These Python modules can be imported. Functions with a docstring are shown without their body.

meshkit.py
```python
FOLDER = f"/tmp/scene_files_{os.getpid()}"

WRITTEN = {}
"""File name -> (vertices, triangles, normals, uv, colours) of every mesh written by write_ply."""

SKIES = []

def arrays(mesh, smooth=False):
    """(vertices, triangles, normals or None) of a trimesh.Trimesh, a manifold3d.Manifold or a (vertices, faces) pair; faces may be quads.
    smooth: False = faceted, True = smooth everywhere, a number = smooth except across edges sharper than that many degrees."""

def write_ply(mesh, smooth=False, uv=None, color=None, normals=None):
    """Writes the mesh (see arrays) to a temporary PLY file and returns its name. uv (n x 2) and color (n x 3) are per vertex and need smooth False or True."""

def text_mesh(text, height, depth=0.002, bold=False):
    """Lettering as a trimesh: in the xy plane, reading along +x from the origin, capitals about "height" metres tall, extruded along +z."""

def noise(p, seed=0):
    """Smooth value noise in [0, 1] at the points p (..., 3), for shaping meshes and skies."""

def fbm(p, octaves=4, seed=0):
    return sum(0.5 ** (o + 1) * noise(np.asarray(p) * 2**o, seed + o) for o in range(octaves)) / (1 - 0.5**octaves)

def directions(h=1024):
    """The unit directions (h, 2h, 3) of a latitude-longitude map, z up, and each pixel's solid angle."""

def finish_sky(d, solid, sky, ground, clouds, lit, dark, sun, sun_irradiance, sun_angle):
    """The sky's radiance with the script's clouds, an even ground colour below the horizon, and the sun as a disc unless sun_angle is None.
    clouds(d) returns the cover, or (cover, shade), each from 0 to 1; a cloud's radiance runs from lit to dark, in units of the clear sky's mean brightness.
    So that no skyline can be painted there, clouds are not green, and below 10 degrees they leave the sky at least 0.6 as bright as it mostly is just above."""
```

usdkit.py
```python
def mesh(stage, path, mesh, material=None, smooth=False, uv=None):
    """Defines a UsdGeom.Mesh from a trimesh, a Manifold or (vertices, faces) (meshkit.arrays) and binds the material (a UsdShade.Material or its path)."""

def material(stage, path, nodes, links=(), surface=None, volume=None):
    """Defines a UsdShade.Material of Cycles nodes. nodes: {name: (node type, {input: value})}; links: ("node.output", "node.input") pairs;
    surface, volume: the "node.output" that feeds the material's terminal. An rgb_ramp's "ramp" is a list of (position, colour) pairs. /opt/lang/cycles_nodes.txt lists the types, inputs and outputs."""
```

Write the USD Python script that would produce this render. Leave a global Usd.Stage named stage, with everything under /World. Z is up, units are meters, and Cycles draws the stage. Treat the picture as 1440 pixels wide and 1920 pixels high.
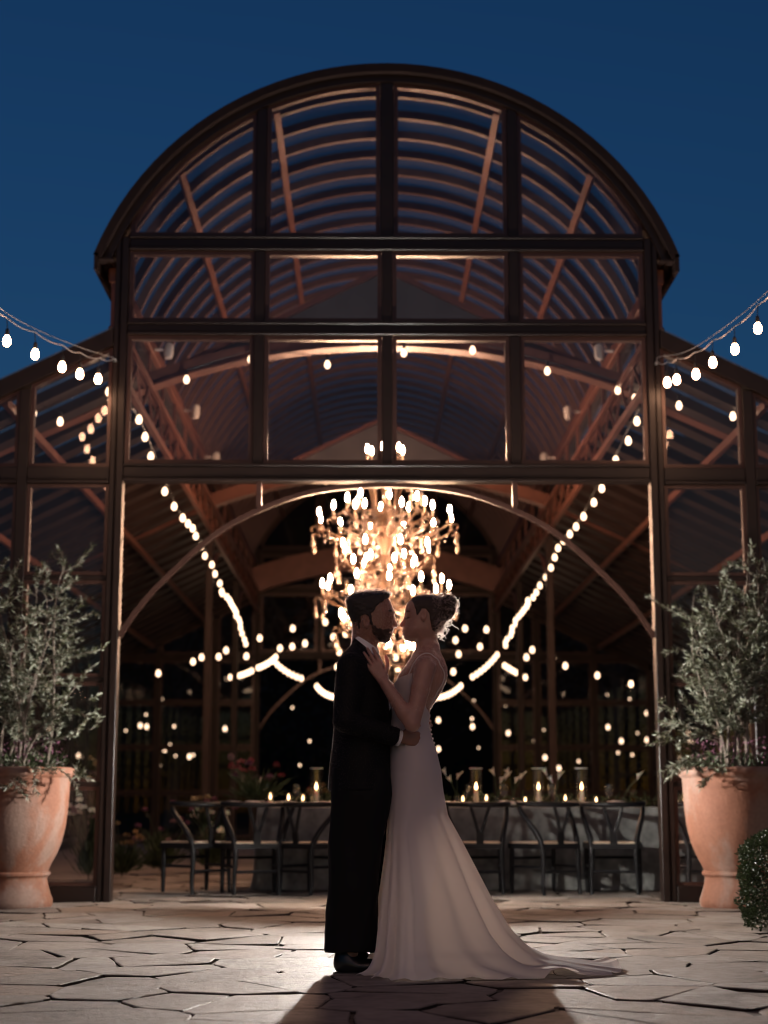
import math, random
import numpy as np
import trimesh
import shapely
from shapely.geometry import Polygon, box as sbox
from scipy.spatial import Voronoi
from scipy.ndimage import map_coordinates
import usdkit, meshkit
from pxr import Usd, UsdGeom, UsdLux, UsdShade, Gf, Sdf, Vt

stage = Usd.Stage.CreateInMemory()
UsdGeom.SetStageUpAxis(stage, 'Z'); UsdGeom.SetStageMetersPerUnit(stage, 1.0)
UsdGeom.Xform.Define(stage, '/World'); UsdGeom.Scope.Define(stage, '/World/Looks')
rng = random.Random(7)
nrg = np.random.default_rng(7)

# ---------------------------------------------------------------- camera, sky, exposure
CAM = np.array([-0.16, 0.0, 0.82]); PITCH = math.radians(10.2); YAW = math.radians(0.573)   # looks +y, pitched up, turned a little right
FPX = 3000.0
EXPOSURE = 0.0
FSTOP, FOCUS = 1.6, 8.05
cam = UsdGeom.Camera.Define(stage, '/World/camera')
cam.CreateProjectionAttr('perspective')
cam.CreateHorizontalApertureAttr(24.0); cam.CreateVerticalApertureAttr(32.0); cam.CreateFocalLengthAttr(FPX / 1440 * 24.0)
cam.CreateFStopAttr(FSTOP); cam.CreateFocusDistanceAttr(FOCUS); cam.CreateClippingRangeAttr(Gf.Vec2f(0.1, 3000))
cam.CreateExposureAttr(EXPOSURE)
_f = np.array([math.sin(YAW) * math.cos(PITCH), math.cos(YAW) * math.cos(PITCH), math.sin(PITCH)])
_r = np.array([math.cos(YAW), -math.sin(YAW), 0.0]); _u = np.cross(_r, _f)
cam.AddTransformOp().Set(Gf.Matrix4d(*_r, 0, *_u, 0, *(-_f), 0, *CAM, 1))

SKY_STRENGTH, SUN_EL, SUN_ROT = 0.112, math.radians(1.2), math.radians(165)   # last dusk light behind the camera
usdkit.material(stage, '/World/Looks/sky_air', {
    'sky': ('sky_texture', {'sky_type': 'single_scattering', 'sun_disc': False, 'sun_elevation': SUN_EL, 'sun_rotation': SUN_ROT, 'altitude': 100.0, 'air_density': 1.0, 'aerosol_density': 0.6, 'ozone_density': 4.0}),
    'blue': ('mix_color', {'blend_type': 'multiply', 'fac': 1.0, 'b': (0.66, 0.93, 1.02), 'use_clamp': False}),
    'bg': ('background_shader', {'strength': SKY_STRENGTH})},
    [('sky.color', 'blue.a'), ('blue.result', 'bg.color')], surface='bg.background')
dome = UsdLux.DomeLight.Define(stage, '/World/sky')
UsdShade.MaterialBindingAPI.Apply(dome.GetPrim()).Bind(UsdShade.Material.Get(stage, '/World/Looks/sky_air'))
dome.GetPrim().SetCustomDataByKey('kind', 'structure')
BULB_E, COURT_E, CANDLE_E, FLASH_E, FLAME_E = 4.5, 46.0, 560.0, 18500.0, 10.0


def ray(x, y):
    return _f + (x - 720) / FPX * _r + (960 - y) / FPX * _u


def P(x, y, D):
    """The point at depth y = D that the photograph's pixel (x, y) shows."""
    d = ray(x, y)
    return CAM + d * ((D - CAM[1]) / d[1])


def G(x, y, z=0.0):
    d = ray(x, y)
    return CAM + d * ((z - CAM[2]) / d[2])


# ---------------------------------------------------------------- mesh helpers
class MB:
    """Collects triangles of one mesh."""
    def __init__(s):
        s.v, s.f, s.n = [], [], 0

    def add(s, v, f):
        v = np.asarray(v, float); f = np.asarray(f, int)
        if f.shape[1] == 4:
            f = np.vstack([f[:, [0, 1, 2]], f[:, [0, 2, 3]]])
        s.v.append(v); s.f.append(f + s.n); s.n += len(v)
        return s

    def tm(s, m):
        return s.add(m.vertices, m.faces)

    def box(s, x0, x1, y0, y1, z0, z1, ch=0.0):
        if ch <= 0:
            v = [(x, y, z) for x in (x0, x1) for y in (y0, y1) for z in (z0, z1)]
            return s.add(v, [[0, 1, 3, 2], [4, 6, 7, 5], [0, 4, 5, 1], [2, 3, 7, 6], [0, 2, 6, 4], [1, 5, 7, 3]])
        pts = []
        for ax in range(3):
            for sx in (0, 1):
                for sy in (0, 1):
                    for sz in (0, 1):
                        c = np.array([(x0 + ch, x1 - ch)[sx], (y0 + ch, y1 - ch)[sy], (z0 + ch, z1 - ch)[sz]])
                        c[ax] += (-ch, ch)[(sx, sy, sz)[ax]]
                        pts.append(c)
        h = trimesh.convex.convex_hull(np.array(pts))
        return s.tm(h)

    def bar(s, a, b, w, h, up=(0, 0, 1)):
        """A rectangular bar from a to b: w across, h along up."""
        a, b, up = np.asarray(a, float), np.asarray(b, float), np.asarray(up, float)
        t = b - a; t /= np.linalg.norm(t)
        side = np.cross(t, up); side /= np.linalg.norm(side); up = np.cross(side, t)
        v = [c + side * sx * w / 2 + up * sz * h / 2 for c in (a, b) for sx in (-1, 1) for sz in (-1, 1)]
        return s.add(v, [[0, 1, 3, 2], [4, 6, 7, 5], [0, 4, 5, 1], [2, 3, 7, 6], [0, 2, 6, 4], [1, 5, 7, 3]])

    def tube(s, pts, r, n=8, cap=True):
        p = np.asarray(pts, float)
        r = np.broadcast_to(np.asarray(r, float), (len(p),))
        t = np.gradient(p, axis=0); t /= np.linalg.norm(t, axis=1, keepdims=True) + 1e-12
        a = np.cross(t[0], [0, 0, 1.0] if abs(t[0][2]) < .9 else [1.0, 0, 0]); a /= np.linalg.norm(a)
        fr = []
        for k in range(len(p)):
            a = a - t[k] * (a @ t[k]); a /= np.linalg.norm(a) + 1e-12
            fr.append((a, np.cross(t[k], a)))
        ang = np.arange(n) * 2 * np.pi / n
        v = np.vstack([p[k] + r[k] * (np.cos(ang)[:, None] * fr[k][0] + np.sin(ang)[:, None] * fr[k][1]) for k in range(len(p))])
        q = [[k * n + j, k * n + (j + 1) % n, (k + 1) * n + (j + 1) % n, (k + 1) * n + j] for k in range(len(p) - 1) for j in range(n)]
        base = s.n
        s.add(v, q)
        if cap:
            s.add([p[0]] + list(v[:n]), [[0, (j + 1) % n + 1, j + 1] for j in range(n)])
            s.add([p[-1]] + list(v[-n:]), [[0, j + 1, (j + 1) % n + 1] for j in range(n)])
        return s

    def lathe(s, prof, c=(0, 0, 0), n=32, squash=(1, 1)):
        """prof: (radius, height) pairs from bottom to top, turned about the vertical through c."""
        ang = np.arange(n) * 2 * np.pi / n
        c = np.asarray(c, float)
        v = np.vstack([np.stack([c[0] + r * np.cos(ang) * squash[0], c[1] + r * np.sin(ang) * squash[1], np.full(n, c[2] + z)], 1) for r, z in prof])
        q = [[k * n + j, k * n + (j + 1) % n, (k + 1) * n + (j + 1) % n, (k + 1) * n + j] for k in range(len(prof) - 1) for j in range(n)]
        return s.add(v, q)

    def ell(s, c, r, sub=2):
        m = trimesh.creation.icosphere(sub)
        return s.add(m.vertices * np.asarray(r) + np.asarray(c), m.faces)

    def poly(s, shape, y0, y1):
        """A shapely polygon in (x, z), extruded from y0 to y1."""
        for g in getattr(shape, 'geoms', [shape]):
            if g.is_empty or g.area < 1e-6:
                continue
            m = trimesh.creation.extrude_polygon(g, y1 - y0, engine='earcut')
            v = np.stack([m.vertices[:, 0], y0 + m.vertices[:, 2], m.vertices[:, 1]], 1)
            s.add(v, m.faces[:, ::-1])
        return s

    def band(s, pts, y0, y1, lo, hi):
        """A bent beam: a polyline in (x, z), lo below and hi above it along its normal, from y0 to y1."""
        p = np.asarray(pts, float); t = np.gradient(p, axis=0); t /= np.linalg.norm(t, axis=1, keepdims=True)
        nn = np.stack([-t[:, 1], t[:, 0]], 1); nn[nn[:, 1] < 0] *= -1
        a, b = p - nn * lo, p + nn * hi
        v = np.vstack([np.stack([q[:, 0], np.full(len(q), y), q[:, 1]], 1) for q in (a, b) for y in (y0, y1)])
        k = len(p); A0, A1, B0, B1 = 0, k, 2 * k, 3 * k
        q = []
        for i in range(k - 1):
            q += [[A0 + i, A0 + i + 1, B0 + i + 1, B0 + i], [A1 + i, B1 + i, B1 + i + 1, A1 + i + 1], [A0 + i, A1 + i, A1 + i + 1, A0 + i + 1], [B0 + i, B0 + i + 1, B1 + i + 1, B1 + i]]
        q += [[A0, B0, B1, A1], [A0 + k - 1, A1 + k - 1, B1 + k - 1, B0 + k - 1]]
        return s.add(v, q)

    def get(s):
        return np.vstack(s.v), np.vstack(s.f)


def spline(pts, n):
    """A smooth curve through the points."""
    p = np.asarray(pts, float)
    if len(p) == 2:
        return p[0] + (p[1] - p[0]) * np.linspace(0, 1, n)[:, None]
    from scipy.interpolate import CubicSpline
    d = np.r_[0, np.cumsum(np.linalg.norm(np.diff(p, axis=0), axis=1) ** .5 + 1e-9)]
    return CubicSpline(d, p)(np.linspace(0, d[-1], n))


# ---------------------------------------------------------------- things and parts
COUNT = {}


def _name(parent, name):
    k = (parent, name); i = COUNT.get(k, -1) + 1; COUNT[k] = i
    return f'{parent}/{name}' + (f'_{i:03d}' if i else '')


def _data(prim, label=None, category=None, group=None, kind=None):
    for k, v in (('label', label), ('category', category), ('group', group), ('kind', kind)):
        if v:
            prim.SetCustomDataByKey(k, v)


class Thing:
    def __init__(s, name, label, category, loc=(0, 0, 0), group=None, kind=None, rz=0.0):
        s.path = _name('/World', name); s.loc = np.asarray(loc, float); s.rz = rz
        x = UsdGeom.Xform.Define(stage, s.path); x.AddTranslateOp().Set(Gf.Vec3d(*map(float, s.loc)))
        if rz:
            x.AddRotateZOp().Set(math.degrees(rz))
        s.prim = x.GetPrim(); _data(s.prim, label, category, group, kind)

    def part(s, name, mesh, mat, smooth=False, parent=None, label=None, kind=None, local=False):
        """parent: the path of the part this one belongs to. Coordinates are the world's unless local."""
        v, f = mesh.get() if isinstance(mesh, MB) else (np.asarray(mesh[0]), np.asarray(mesh[1]))
        if not local:
            v = v - s.loc
            if s.rz:
                c, q = math.cos(-s.rz), math.sin(-s.rz)
                v = np.stack([v[:, 0] * c - v[:, 1] * q, v[:, 0] * q + v[:, 1] * c, v[:, 2]], 1)
        path = _name(parent or s.path, name)
        m = usdkit.mesh(stage, path, (v, f), M[mat], smooth=smooth)
        _data(m.GetPrim(), label=label, kind=kind)
        return path

    def copy(s, loc, rz, label):
        n = Thing(s.path.rsplit('/', 1)[1].rstrip('0123456789').rstrip('_'), label, s.prim.GetCustomDataByKey('category'), loc, s.prim.GetCustomDataByKey('group'), rz=rz)
        n.prim.GetReferences().AddInternalReference(s.path); n.prim.SetInstanceable(True)
        return n


def single(name, mesh, mat, label=None, category=None, group=None, kind=None, smooth=False):
    v = mesh.get() if isinstance(mesh, MB) else mesh
    p = usdkit.mesh(stage, _name('/World', name), v, M[mat], smooth=smooth)
    _data(p.GetPrim(), label, category, group, kind)
    return str(p.GetPath())


# ---------------------------------------------------------------- materials
M = {}


def mat(name, nodes, links, surface):
    usdkit.material(stage, f'/World/Looks/{name}', nodes, links, surface=surface); M[name] = f'/World/Looks/{name}'


def plain(name, color, rough=0.5, vary=0.25, scale=9.0, bump=0.0, bscale=60.0, per=0.0, **kw):
    """A principled surface whose tone wanders a little; per: how much it differs from object to object."""
    c = np.asarray(color, float)
    nodes = {'co': ('texture_coordinate', {}), 'n': ('noise_texture', {'scale': scale, 'detail': 5.0, 'roughness': 0.6}),
             'r': ('rgb_ramp', {'ramp': [(0.25, c * (1 - vary)), (0.75, np.minimum(c * (1 + vary), 1))]}),
             'p': ('principled_bsdf', {'roughness': rough, **kw})}
    links = [('co.object', 'n.vector'), ('n.fac', 'r.fac')]
    out = 'r.color'
    if per:
        nodes |= {'oi': ('object_info', {}), 'mr': ('map_range', {'from_min': 0.0, 'from_max': 1.0, 'to_min': 1 - per, 'to_max': 1 + per}), 'h': ('hsv', {'hue': 0.5, 'saturation': 1.0, 'fac': 1.0})}
        links += [('oi.random', 'mr.value'), ('mr.result', 'h.value'), (out, 'h.color')]
        out = 'h.color'
    links.append((out, 'p.base_color'))
    if bump:
        nodes |= {'nb': ('noise_texture', {'scale': bscale, 'detail': 4.0, 'roughness': 0.6}), 'b': ('bump', {'strength': bump, 'distance': 0.01})}
        links += [('co.object', 'nb.vector'), ('nb.fac', 'b.height'), ('b.normal', 'p.normal')]
    mat(name, nodes, links, 'p.BSDF')


def emit(name, color, strength):
    mat(name, {'e': ('emission', {'color': color, 'strength': strength})}, [], 'e.emission')


def leafy(name, color, back, rough=0.45, trans=0.25, spread=0.35):
    c, b = np.asarray(color), np.asarray(back)
    mat(name, {'g': ('geometry', {}), 'r': ('rgb_ramp', {'ramp': [(0, c * (1 - spread)), (0.5, c), (1, c * (1 + spread) + 0.01)]}),
               'mx': ('mix_color', {'b': b}), 'p': ('principled_bsdf', {'roughness': rough, 'specular_ior_level': 0.4}), 't': ('translucent_bsdf', {}), 'm': ('mix_closure', {'fac': trans})},
        [('g.random_per_island', 'r.fac'), ('r.color', 'mx.a'), ('g.backfacing', 'mx.fac'), ('mx.result', 'p.base_color'), ('r.color', 't.color'), ('p.BSDF', 'm.closure1'), ('t.BSDF', 'm.closure2')], 'm.closure')


plain('lit_frame_paint', (0.150, 0.062, 0.044), 0.34, 0.22, 6, 0.05, 140, metallic=0.25)  # one steel frame; the lamplight on its inner parts is put into this colour
plain('edge_lit_frame_paint', (0.052, 0.024, 0.018), 0.30, 0.2, 6, 0.05, 140, metallic=0.3)  # same frame again, copper glow of its lamplit edges put into the colour
plain('lit_rib_paint', (0.105, 0.058, 0.047), 0.36, 0.2, 6, 0.05, 140, metallic=0.2)  # vault ribs of the same frame, made paler for their lit undersides
plain('shaded_front_paint', (0.011, 0.0055, 0.004), 0.38, 0.25, 6, 0.05, 140, specular_ior_level=0.35)  # same frame on the front, its unlit look put into the colour
plain('shaded_frame_paint', (0.022, 0.013, 0.011), 0.5, 0.25, 5, 0.05, 140, specular_ior_level=0.2)  # same frame where it stands dim, shade put into the colour
plain('panel_board', (0.07, 0.06, 0.06), 0.55, 0.15, 3)
plain('flagstone_dark_joint', (0.10, 0.08, 0.062), 0.95, 0.5, 14, 0.8, 40)
plain('iron', (0.075, 0.042, 0.024), 0.35, 0.3, 30, metallic=0.6)
plain('candle_sleeve', (0.30, 0.21, 0.14), 0.5, 0.1, 20)
plain('crystal', (0.20, 0.145, 0.105), 0.08, 0.05, 30, specular_ior_level=1.0)
plain('black_wood', (0.010, 0.010, 0.011), 0.45, 0.3, 20, 0.06, 90, specular_ior_level=0.25)
plain('seat_cord', (0.48, 0.38, 0.28), 0.8, 0.2, 40, 0.5, 220)
plain('grey_velvet', (0.17, 0.175, 0.165), 0.75, 0.7, 7.0, 0.25, 25, sheen_weight=0.5)
plain('suit_wool', (0.004, 0.004, 0.0042), 0.65, 0.2, 60, 0.15, 300, sheen_weight=0.03, sheen_roughness=0.25, specular_ior_level=0.2)
plain('black_leather', (0.008, 0.008, 0.008), 0.25, 0.2, 30)
plain('shirt_cotton', (0.78, 0.78, 0.80), 0.7, 0.03, 30)
plain('man_skin', (0.27, 0.135, 0.09), 0.42, 0.10, 30, 0.08, 250, sheen_weight=0.25, sheen_roughness=0.2, subsurface_weight=0.3, subsurface_scale=0.005, subsurface_radius=(1.0, 0.35, 0.2))
plain('woman_skin', (0.37, 0.20, 0.15), 0.40, 0.08, 30, 0.05, 250, sheen_weight=0.25, sheen_roughness=0.2, subsurface_weight=0.3, subsurface_scale=0.005, subsurface_radius=(1.0, 0.35, 0.2))
plain('dark_hair', (0.018, 0.012, 0.009), 0.42, 0.4, 80, 0.5, 260)
plain('brown_hair', (0.035, 0.020, 0.012), 0.40, 0.4, 80, 0.5, 260)
mat('backlit_hair', {'p': ('principled_bsdf', {'base_color': (0.05, 0.03, 0.02), 'roughness': 0.3, 'specular_ior_level': 0.8}), 't': ('translucent_bsdf', {'color': (1.0, 0.86, 0.78)}), 'm': ('mix_closure', {'fac': 0.85})}, [('p.BSDF', 'm.closure1'), ('t.BSDF', 'm.closure2')], 'm.closure')
mat('rim_skin_fuzz', {'t': ('translucent_bsdf', {'color': (1.0, 0.82, 0.76)}), 'd': ('diffuse_bsdf', {'color': (0.2, 0.12, 0.1)}), 'm': ('mix_closure', {'fac': 0.93})}, [('d.BSDF', 'm.closure1'), ('t.BSDF', 'm.closure2')], 'm.closure')  # bright translucent fibres added to give the skin a rim of light
mat('rim_wool_fuzz', {'t': ('translucent_bsdf', {'color': (0.30, 0.27, 0.27)}), 'd': ('diffuse_bsdf', {'color': (0.003, 0.003, 0.003)}), 'm': ('mix_closure', {'fac': 0.5})}, [('d.BSDF', 'm.closure1'), ('t.BSDF', 'm.closure2')], 'm.closure')  # translucent fibres added to give the suit a rim of light
plain('beard_hair', (0.05, 0.028, 0.02), 0.65, 0.4, 180, 0.6, 400)
plain('lip', (0.34, 0.12, 0.10), 0.4, 0.05, 30)
plain('wire_grey', (0.22, 0.20, 0.19), 0.4, 0.1, 30, metallic=0.4)
plain('black_rubber', (0.02, 0.018, 0.016), 0.5, 0.2, 30)
plain('linen', (0.48, 0.44, 0.42), 0.85, 0.12, 25, 0.3, 160)
plain('ceramic_dark', (0.06, 0.05, 0.05), 0.25, 0.1, 20)
plain('candle_wax', (0.82, 0.76, 0.66), 0.5, 0.05, 20, subsurface_weight=0.3, subsurface_scale=0.02)
plain('black_wax', (0.02, 0.02, 0.02), 0.4, 0.1, 20)
plain('bark', (0.16, 0.13, 0.105), 0.85, 0.35, 40, 0.6, 120)
plain('tree_bark', (0.07, 0.055, 0.045), 0.9, 0.35, 10, 0.6, 40)
plain('potting_soil', (0.03, 0.022, 0.016), 0.95, 0.4, 40, 0.8, 80)
plain('ground_earth', (0.025, 0.022, 0.012), 0.95, 0.4, 0.8, 0.6, 10, specular_ior_level=0.0)
plain('hill_scrub', (0.018, 0.011, 0.006), 0.95, 0.5, 0.06, specular_ior_level=0.0)
plain('flash_body', (0.03, 0.03, 0.03), 0.4, 0.1, 30)
plain('white_petal', (0.78, 0.74, 0.62), 0.55, 0.08, 30, subsurface_weight=0.2, subsurface_scale=0.01)
plain('red_petal', (0.24, 0.04, 0.045), 0.6, 0.25, 30)
plain('pink_petal', (0.26, 0.15, 0.15), 0.6, 0.25, 30)
plain('yellow_petal', (0.30, 0.20, 0.09), 0.6, 0.25, 30)
plain('plum_petal', (0.15, 0.05, 0.09), 0.6, 0.25, 30)
leafy('olive_leaf', (0.075, 0.085, 0.038), (0.24, 0.26, 0.20), 0.42, 0.15)
leafy('box_leaf', (0.035, 0.055, 0.018), (0.05, 0.07, 0.03), 0.5, 0.12)
leafy('grass_blade', (0.045, 0.085, 0.022), (0.05, 0.09, 0.025), 0.5, 0.25)
leafy('tree_leaf', (0.028, 0.022, 0.010), (0.03, 0.022, 0.012), 0.6, 0.1)
leafy('garden_leaf', (0.045, 0.065, 0.025), (0.06, 0.08, 0.035), 0.5, 0.2)
emit('bulb_glow', (1.0, 0.66, 0.42), BULB_E)
emit('court_bulb_glow', (1.0, 0.52, 0.30), COURT_E)  # strength raised for front fill; corner strands and added ones share it
emit('candle_bulb_glow', (1.0, 0.58, 0.36), CANDLE_E)
emit('flash_glow', (1.0, 0.93, 0.86), FLASH_E)
emit('flame_glow', (1.0, 0.60, 0.28), FLAME_E)


def pane(name, tint, rough, base, edge, gl, dust=0.0):
    """Thin glass: see-through, mirroring more at a flat angle, with a little dust."""
    mat(name, {'t': ('transparent_bsdf', {'color': tint}), 'g': ('glossy_bsdf', {'color': (gl, gl, gl), 'roughness': rough}), 'd': ('diffuse_bsdf', {'color': (0.3, 0.28, 0.28)}), 'w': ('layer_weight', {'blend': 0.5}),
               'pw': ('math', {'math_type': 'power', 'value2': 5.0}), 'ma': ('math', {'math_type': 'multiply_add', 'value2': edge, 'value3': base}), 'm2': ('mix_closure', {'fac': dust}), 'm': ('mix_closure', {})},
        [('w.facing', 'pw.value1'), ('pw.value', 'ma.value1'), ('ma.value', 'm.fac'), ('t.BSDF', 'm2.closure1'), ('d.BSDF', 'm2.closure2'), ('m2.closure', 'm.closure1'), ('g.BSDF', 'm.closure2')], 'm.closure')


pane('window_glass', (0.92, 0.92, 0.93), 0.02, 0.022, 0.5, 0.9, 0.006)
pane('roof_glass', (0.72, 0.66, 0.64), 0.10, 0.02, 0.25, 0.6, 0.07)
pane('clear_glass', (0.96, 0.96, 0.96), 0.05, 0.06, 0.9, 1.0, 0.01)
# sandstone flags: tone differs from stone to stone, with stains, grain and small pits
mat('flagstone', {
    'co': ('geometry', {}), 'oi': ('object_info', {}), 'mp': ('mapping', {'scale': (1.0, 2.2, 1.0)}),
    'n1': ('noise_texture', {'scale': 1.9, 'detail': 7.0, 'roughness': 0.65, 'distortion': 0.4}), 'n2': ('noise_texture', {'scale': 11.0, 'detail': 8.0, 'roughness': 0.72}), 'n3': ('noise_texture', {'scale': 70.0, 'detail': 4.0, 'roughness': 0.7}),
    'r': ('rgb_ramp', {'ramp': [(0.0, (0.24, 0.19, 0.155)), (0.25, (0.34, 0.295, 0.26)), (0.5, (0.27, 0.215, 0.175)), (0.75, (0.40, 0.365, 0.33)), (1.0, (0.30, 0.215, 0.16))]}),
    'st': ('rgb_ramp', {'ramp': [(0.32, (0.42, 0.39, 0.37)), (0.46, (0.84, 0.82, 0.80)), (0.7, (1.1, 1.08, 1.06))]}),
    'g': ('rgb_ramp', {'ramp': [(0.33, (0.50, 0.48, 0.46)), (0.5, (0.92, 0.91, 0.9)), (0.62, (1.06, 1.06, 1.06))]}),
    'm1': ('mix_color', {'blend_type': 'multiply', 'fac': 1.0, 'use_clamp': False}), 'm2': ('mix_color', {'blend_type': 'multiply', 'fac': 0.85, 'use_clamp': False}),
    'sx': ('separate_xyz', {}), 'ed': ('map_range', {'from_min': 0.97, 'from_max': 0.55, 'to_min': 0.0, 'to_max': 1.0, 'clamp': True}), 'm3': ('mix_color', {'b': (0.05, 0.04, 0.032)}),  # steep stone sides coloured darker and duller to subdue flash glints along joints
    'b': ('bump', {'strength': 0.9, 'distance': 0.04}), 'b2': ('bump', {'strength': 0.4, 'distance': 0.005}),
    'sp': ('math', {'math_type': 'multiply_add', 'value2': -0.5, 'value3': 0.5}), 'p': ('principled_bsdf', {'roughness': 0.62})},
    [('co.position', 'mp.vector'), ('co.position', 'n1.vector'), ('mp.vector', 'n2.vector'), ('co.position', 'n3.vector'), ('oi.random', 'r.fac'), ('n1.fac', 'st.fac'), ('n2.fac', 'g.fac'),
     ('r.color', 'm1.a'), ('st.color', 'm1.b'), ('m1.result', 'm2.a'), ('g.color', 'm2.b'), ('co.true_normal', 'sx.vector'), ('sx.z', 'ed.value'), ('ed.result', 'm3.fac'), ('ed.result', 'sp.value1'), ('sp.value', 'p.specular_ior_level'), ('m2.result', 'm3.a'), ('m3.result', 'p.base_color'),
     ('n2.fac', 'b.height'), ('n3.fac', 'b2.height'), ('b.normal', 'b2.normal'), ('b2.normal', 'p.normal')], 'p.BSDF')
# weathered terracotta with lime bloom
mat('terracotta', {
    'co': ('texture_coordinate', {}), 'mp': ('mapping', {'scale': (1.0, 1.0, 0.55)}), 'n1': ('noise_texture', {'scale': 2.6, 'detail': 6.0, 'roughness': 0.6, 'distortion': 0.6}), 'n2': ('noise_texture', {'scale': 40.0, 'detail': 4.0}),
    'r': ('rgb_ramp', {'ramp': [(0.36, (0.19, 0.072, 0.038)), (0.48, (0.22, 0.09, 0.05)), (0.56, (0.235, 0.14, 0.105)), (0.85, (0.25, 0.19, 0.155))]}),
    'g': ('rgb_ramp', {'ramp': [(0.3, (0.78, 0.76, 0.74)), (0.65, (1, 1, 1))]}), 'm': ('mix_color', {'blend_type': 'multiply', 'fac': 0.8}), 'b': ('bump', {'strength': 0.25, 'distance': 0.01}), 'p': ('principled_bsdf', {'roughness': 0.8})},
    [('co.object', 'mp.vector'), ('mp.vector', 'n1.vector'), ('co.object', 'n2.vector'), ('n1.fac', 'r.fac'), ('n2.fac', 'g.fac'), ('r.color', 'm.a'), ('g.color', 'm.b'), ('m.result', 'p.base_color'), ('n2.fac', 'b.height'), ('b.normal', 'p.normal')], 'p.BSDF')
mat('satin', {'co': ('texture_coordinate', {}), 'n': ('noise_texture', {'scale': 5.0, 'detail': 3.0}), 'b': ('bump', {'strength': 0.10, 'distance': 0.02}),
    'p': ('principled_bsdf', {'base_color': (0.80, 0.76, 0.76), 'roughness': 0.42, 'specular_ior_level': 0.5, 'sheen_weight': 0.2}), 't': ('translucent_bsdf', {'color': (0.80, 0.70, 0.62)}), 'm': ('mix_closure', {'fac': 0.46})},
    [('co.object', 'n.vector'), ('n.fac', 'b.height'), ('b.normal', 'p.normal'), ('p.BSDF', 'm.closure1'), ('t.BSDF', 'm.closure2')], 'm.closure')
mat('thin_satin', {'co': ('texture_coordinate', {}), 'n': ('noise_texture', {'scale': 5.0, 'detail': 3.0}), 'b': ('bump', {'strength': 0.10, 'distance': 0.02}),
    'p': ('principled_bsdf', {'base_color': (0.80, 0.76, 0.76), 'roughness': 0.42, 'specular_ior_level': 0.5, 'sheen_weight': 0.2}), 't': ('translucent_bsdf', {'color': (0.80, 0.70, 0.62)}), 'm': ('mix_closure', {'fac': 0.62})},
    [('co.object', 'n.vector'), ('n.fac', 'b.height'), ('b.normal', 'p.normal'), ('p.BSDF', 'm.closure1'), ('t.BSDF', 'm.closure2')], 'm.closure')
# ---------------------------------------------------------------- ground, hills, paving
FY = 13.4                                      # depth of the front wall
BY = 31.0                                      # depth of the back wall
g = MB()
gx, gy = np.meshgrid(np.linspace(-300, 300, 41), np.linspace(-60, 540, 41), indexing='ij')
gv = np.stack([gx.ravel(), gy.ravel(), np.full(gx.size, -0.06)], 1)
gq = [[i * 41 + j, (i + 1) * 41 + j, (i + 1) * 41 + j + 1, i * 41 + j + 1] for i in range(40) for j in range(40)]
single('ground', g.add(gv, gq), 'ground_earth', kind='structure')
h = MB()
na = 90
ang = np.linspace(-0.5, math.pi + 0.5, na)
rows = []
for k, (rr, hh) in enumerate(((75, -1.0), (95, 14.0), (130, 31.0), (180, 43.0), (280, -2.0))):
    nz = np.array([meshkit.fbm(np.array([[a * 3.0, k * 2.0, 0.0]]), 4, 5)[0] for a in ang])
    rows.append(np.stack([rr * np.cos(ang), 20 + rr * np.sin(ang), hh * (0.90 + 0.2 * nz)], 1))
hv = np.vstack(rows)
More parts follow.
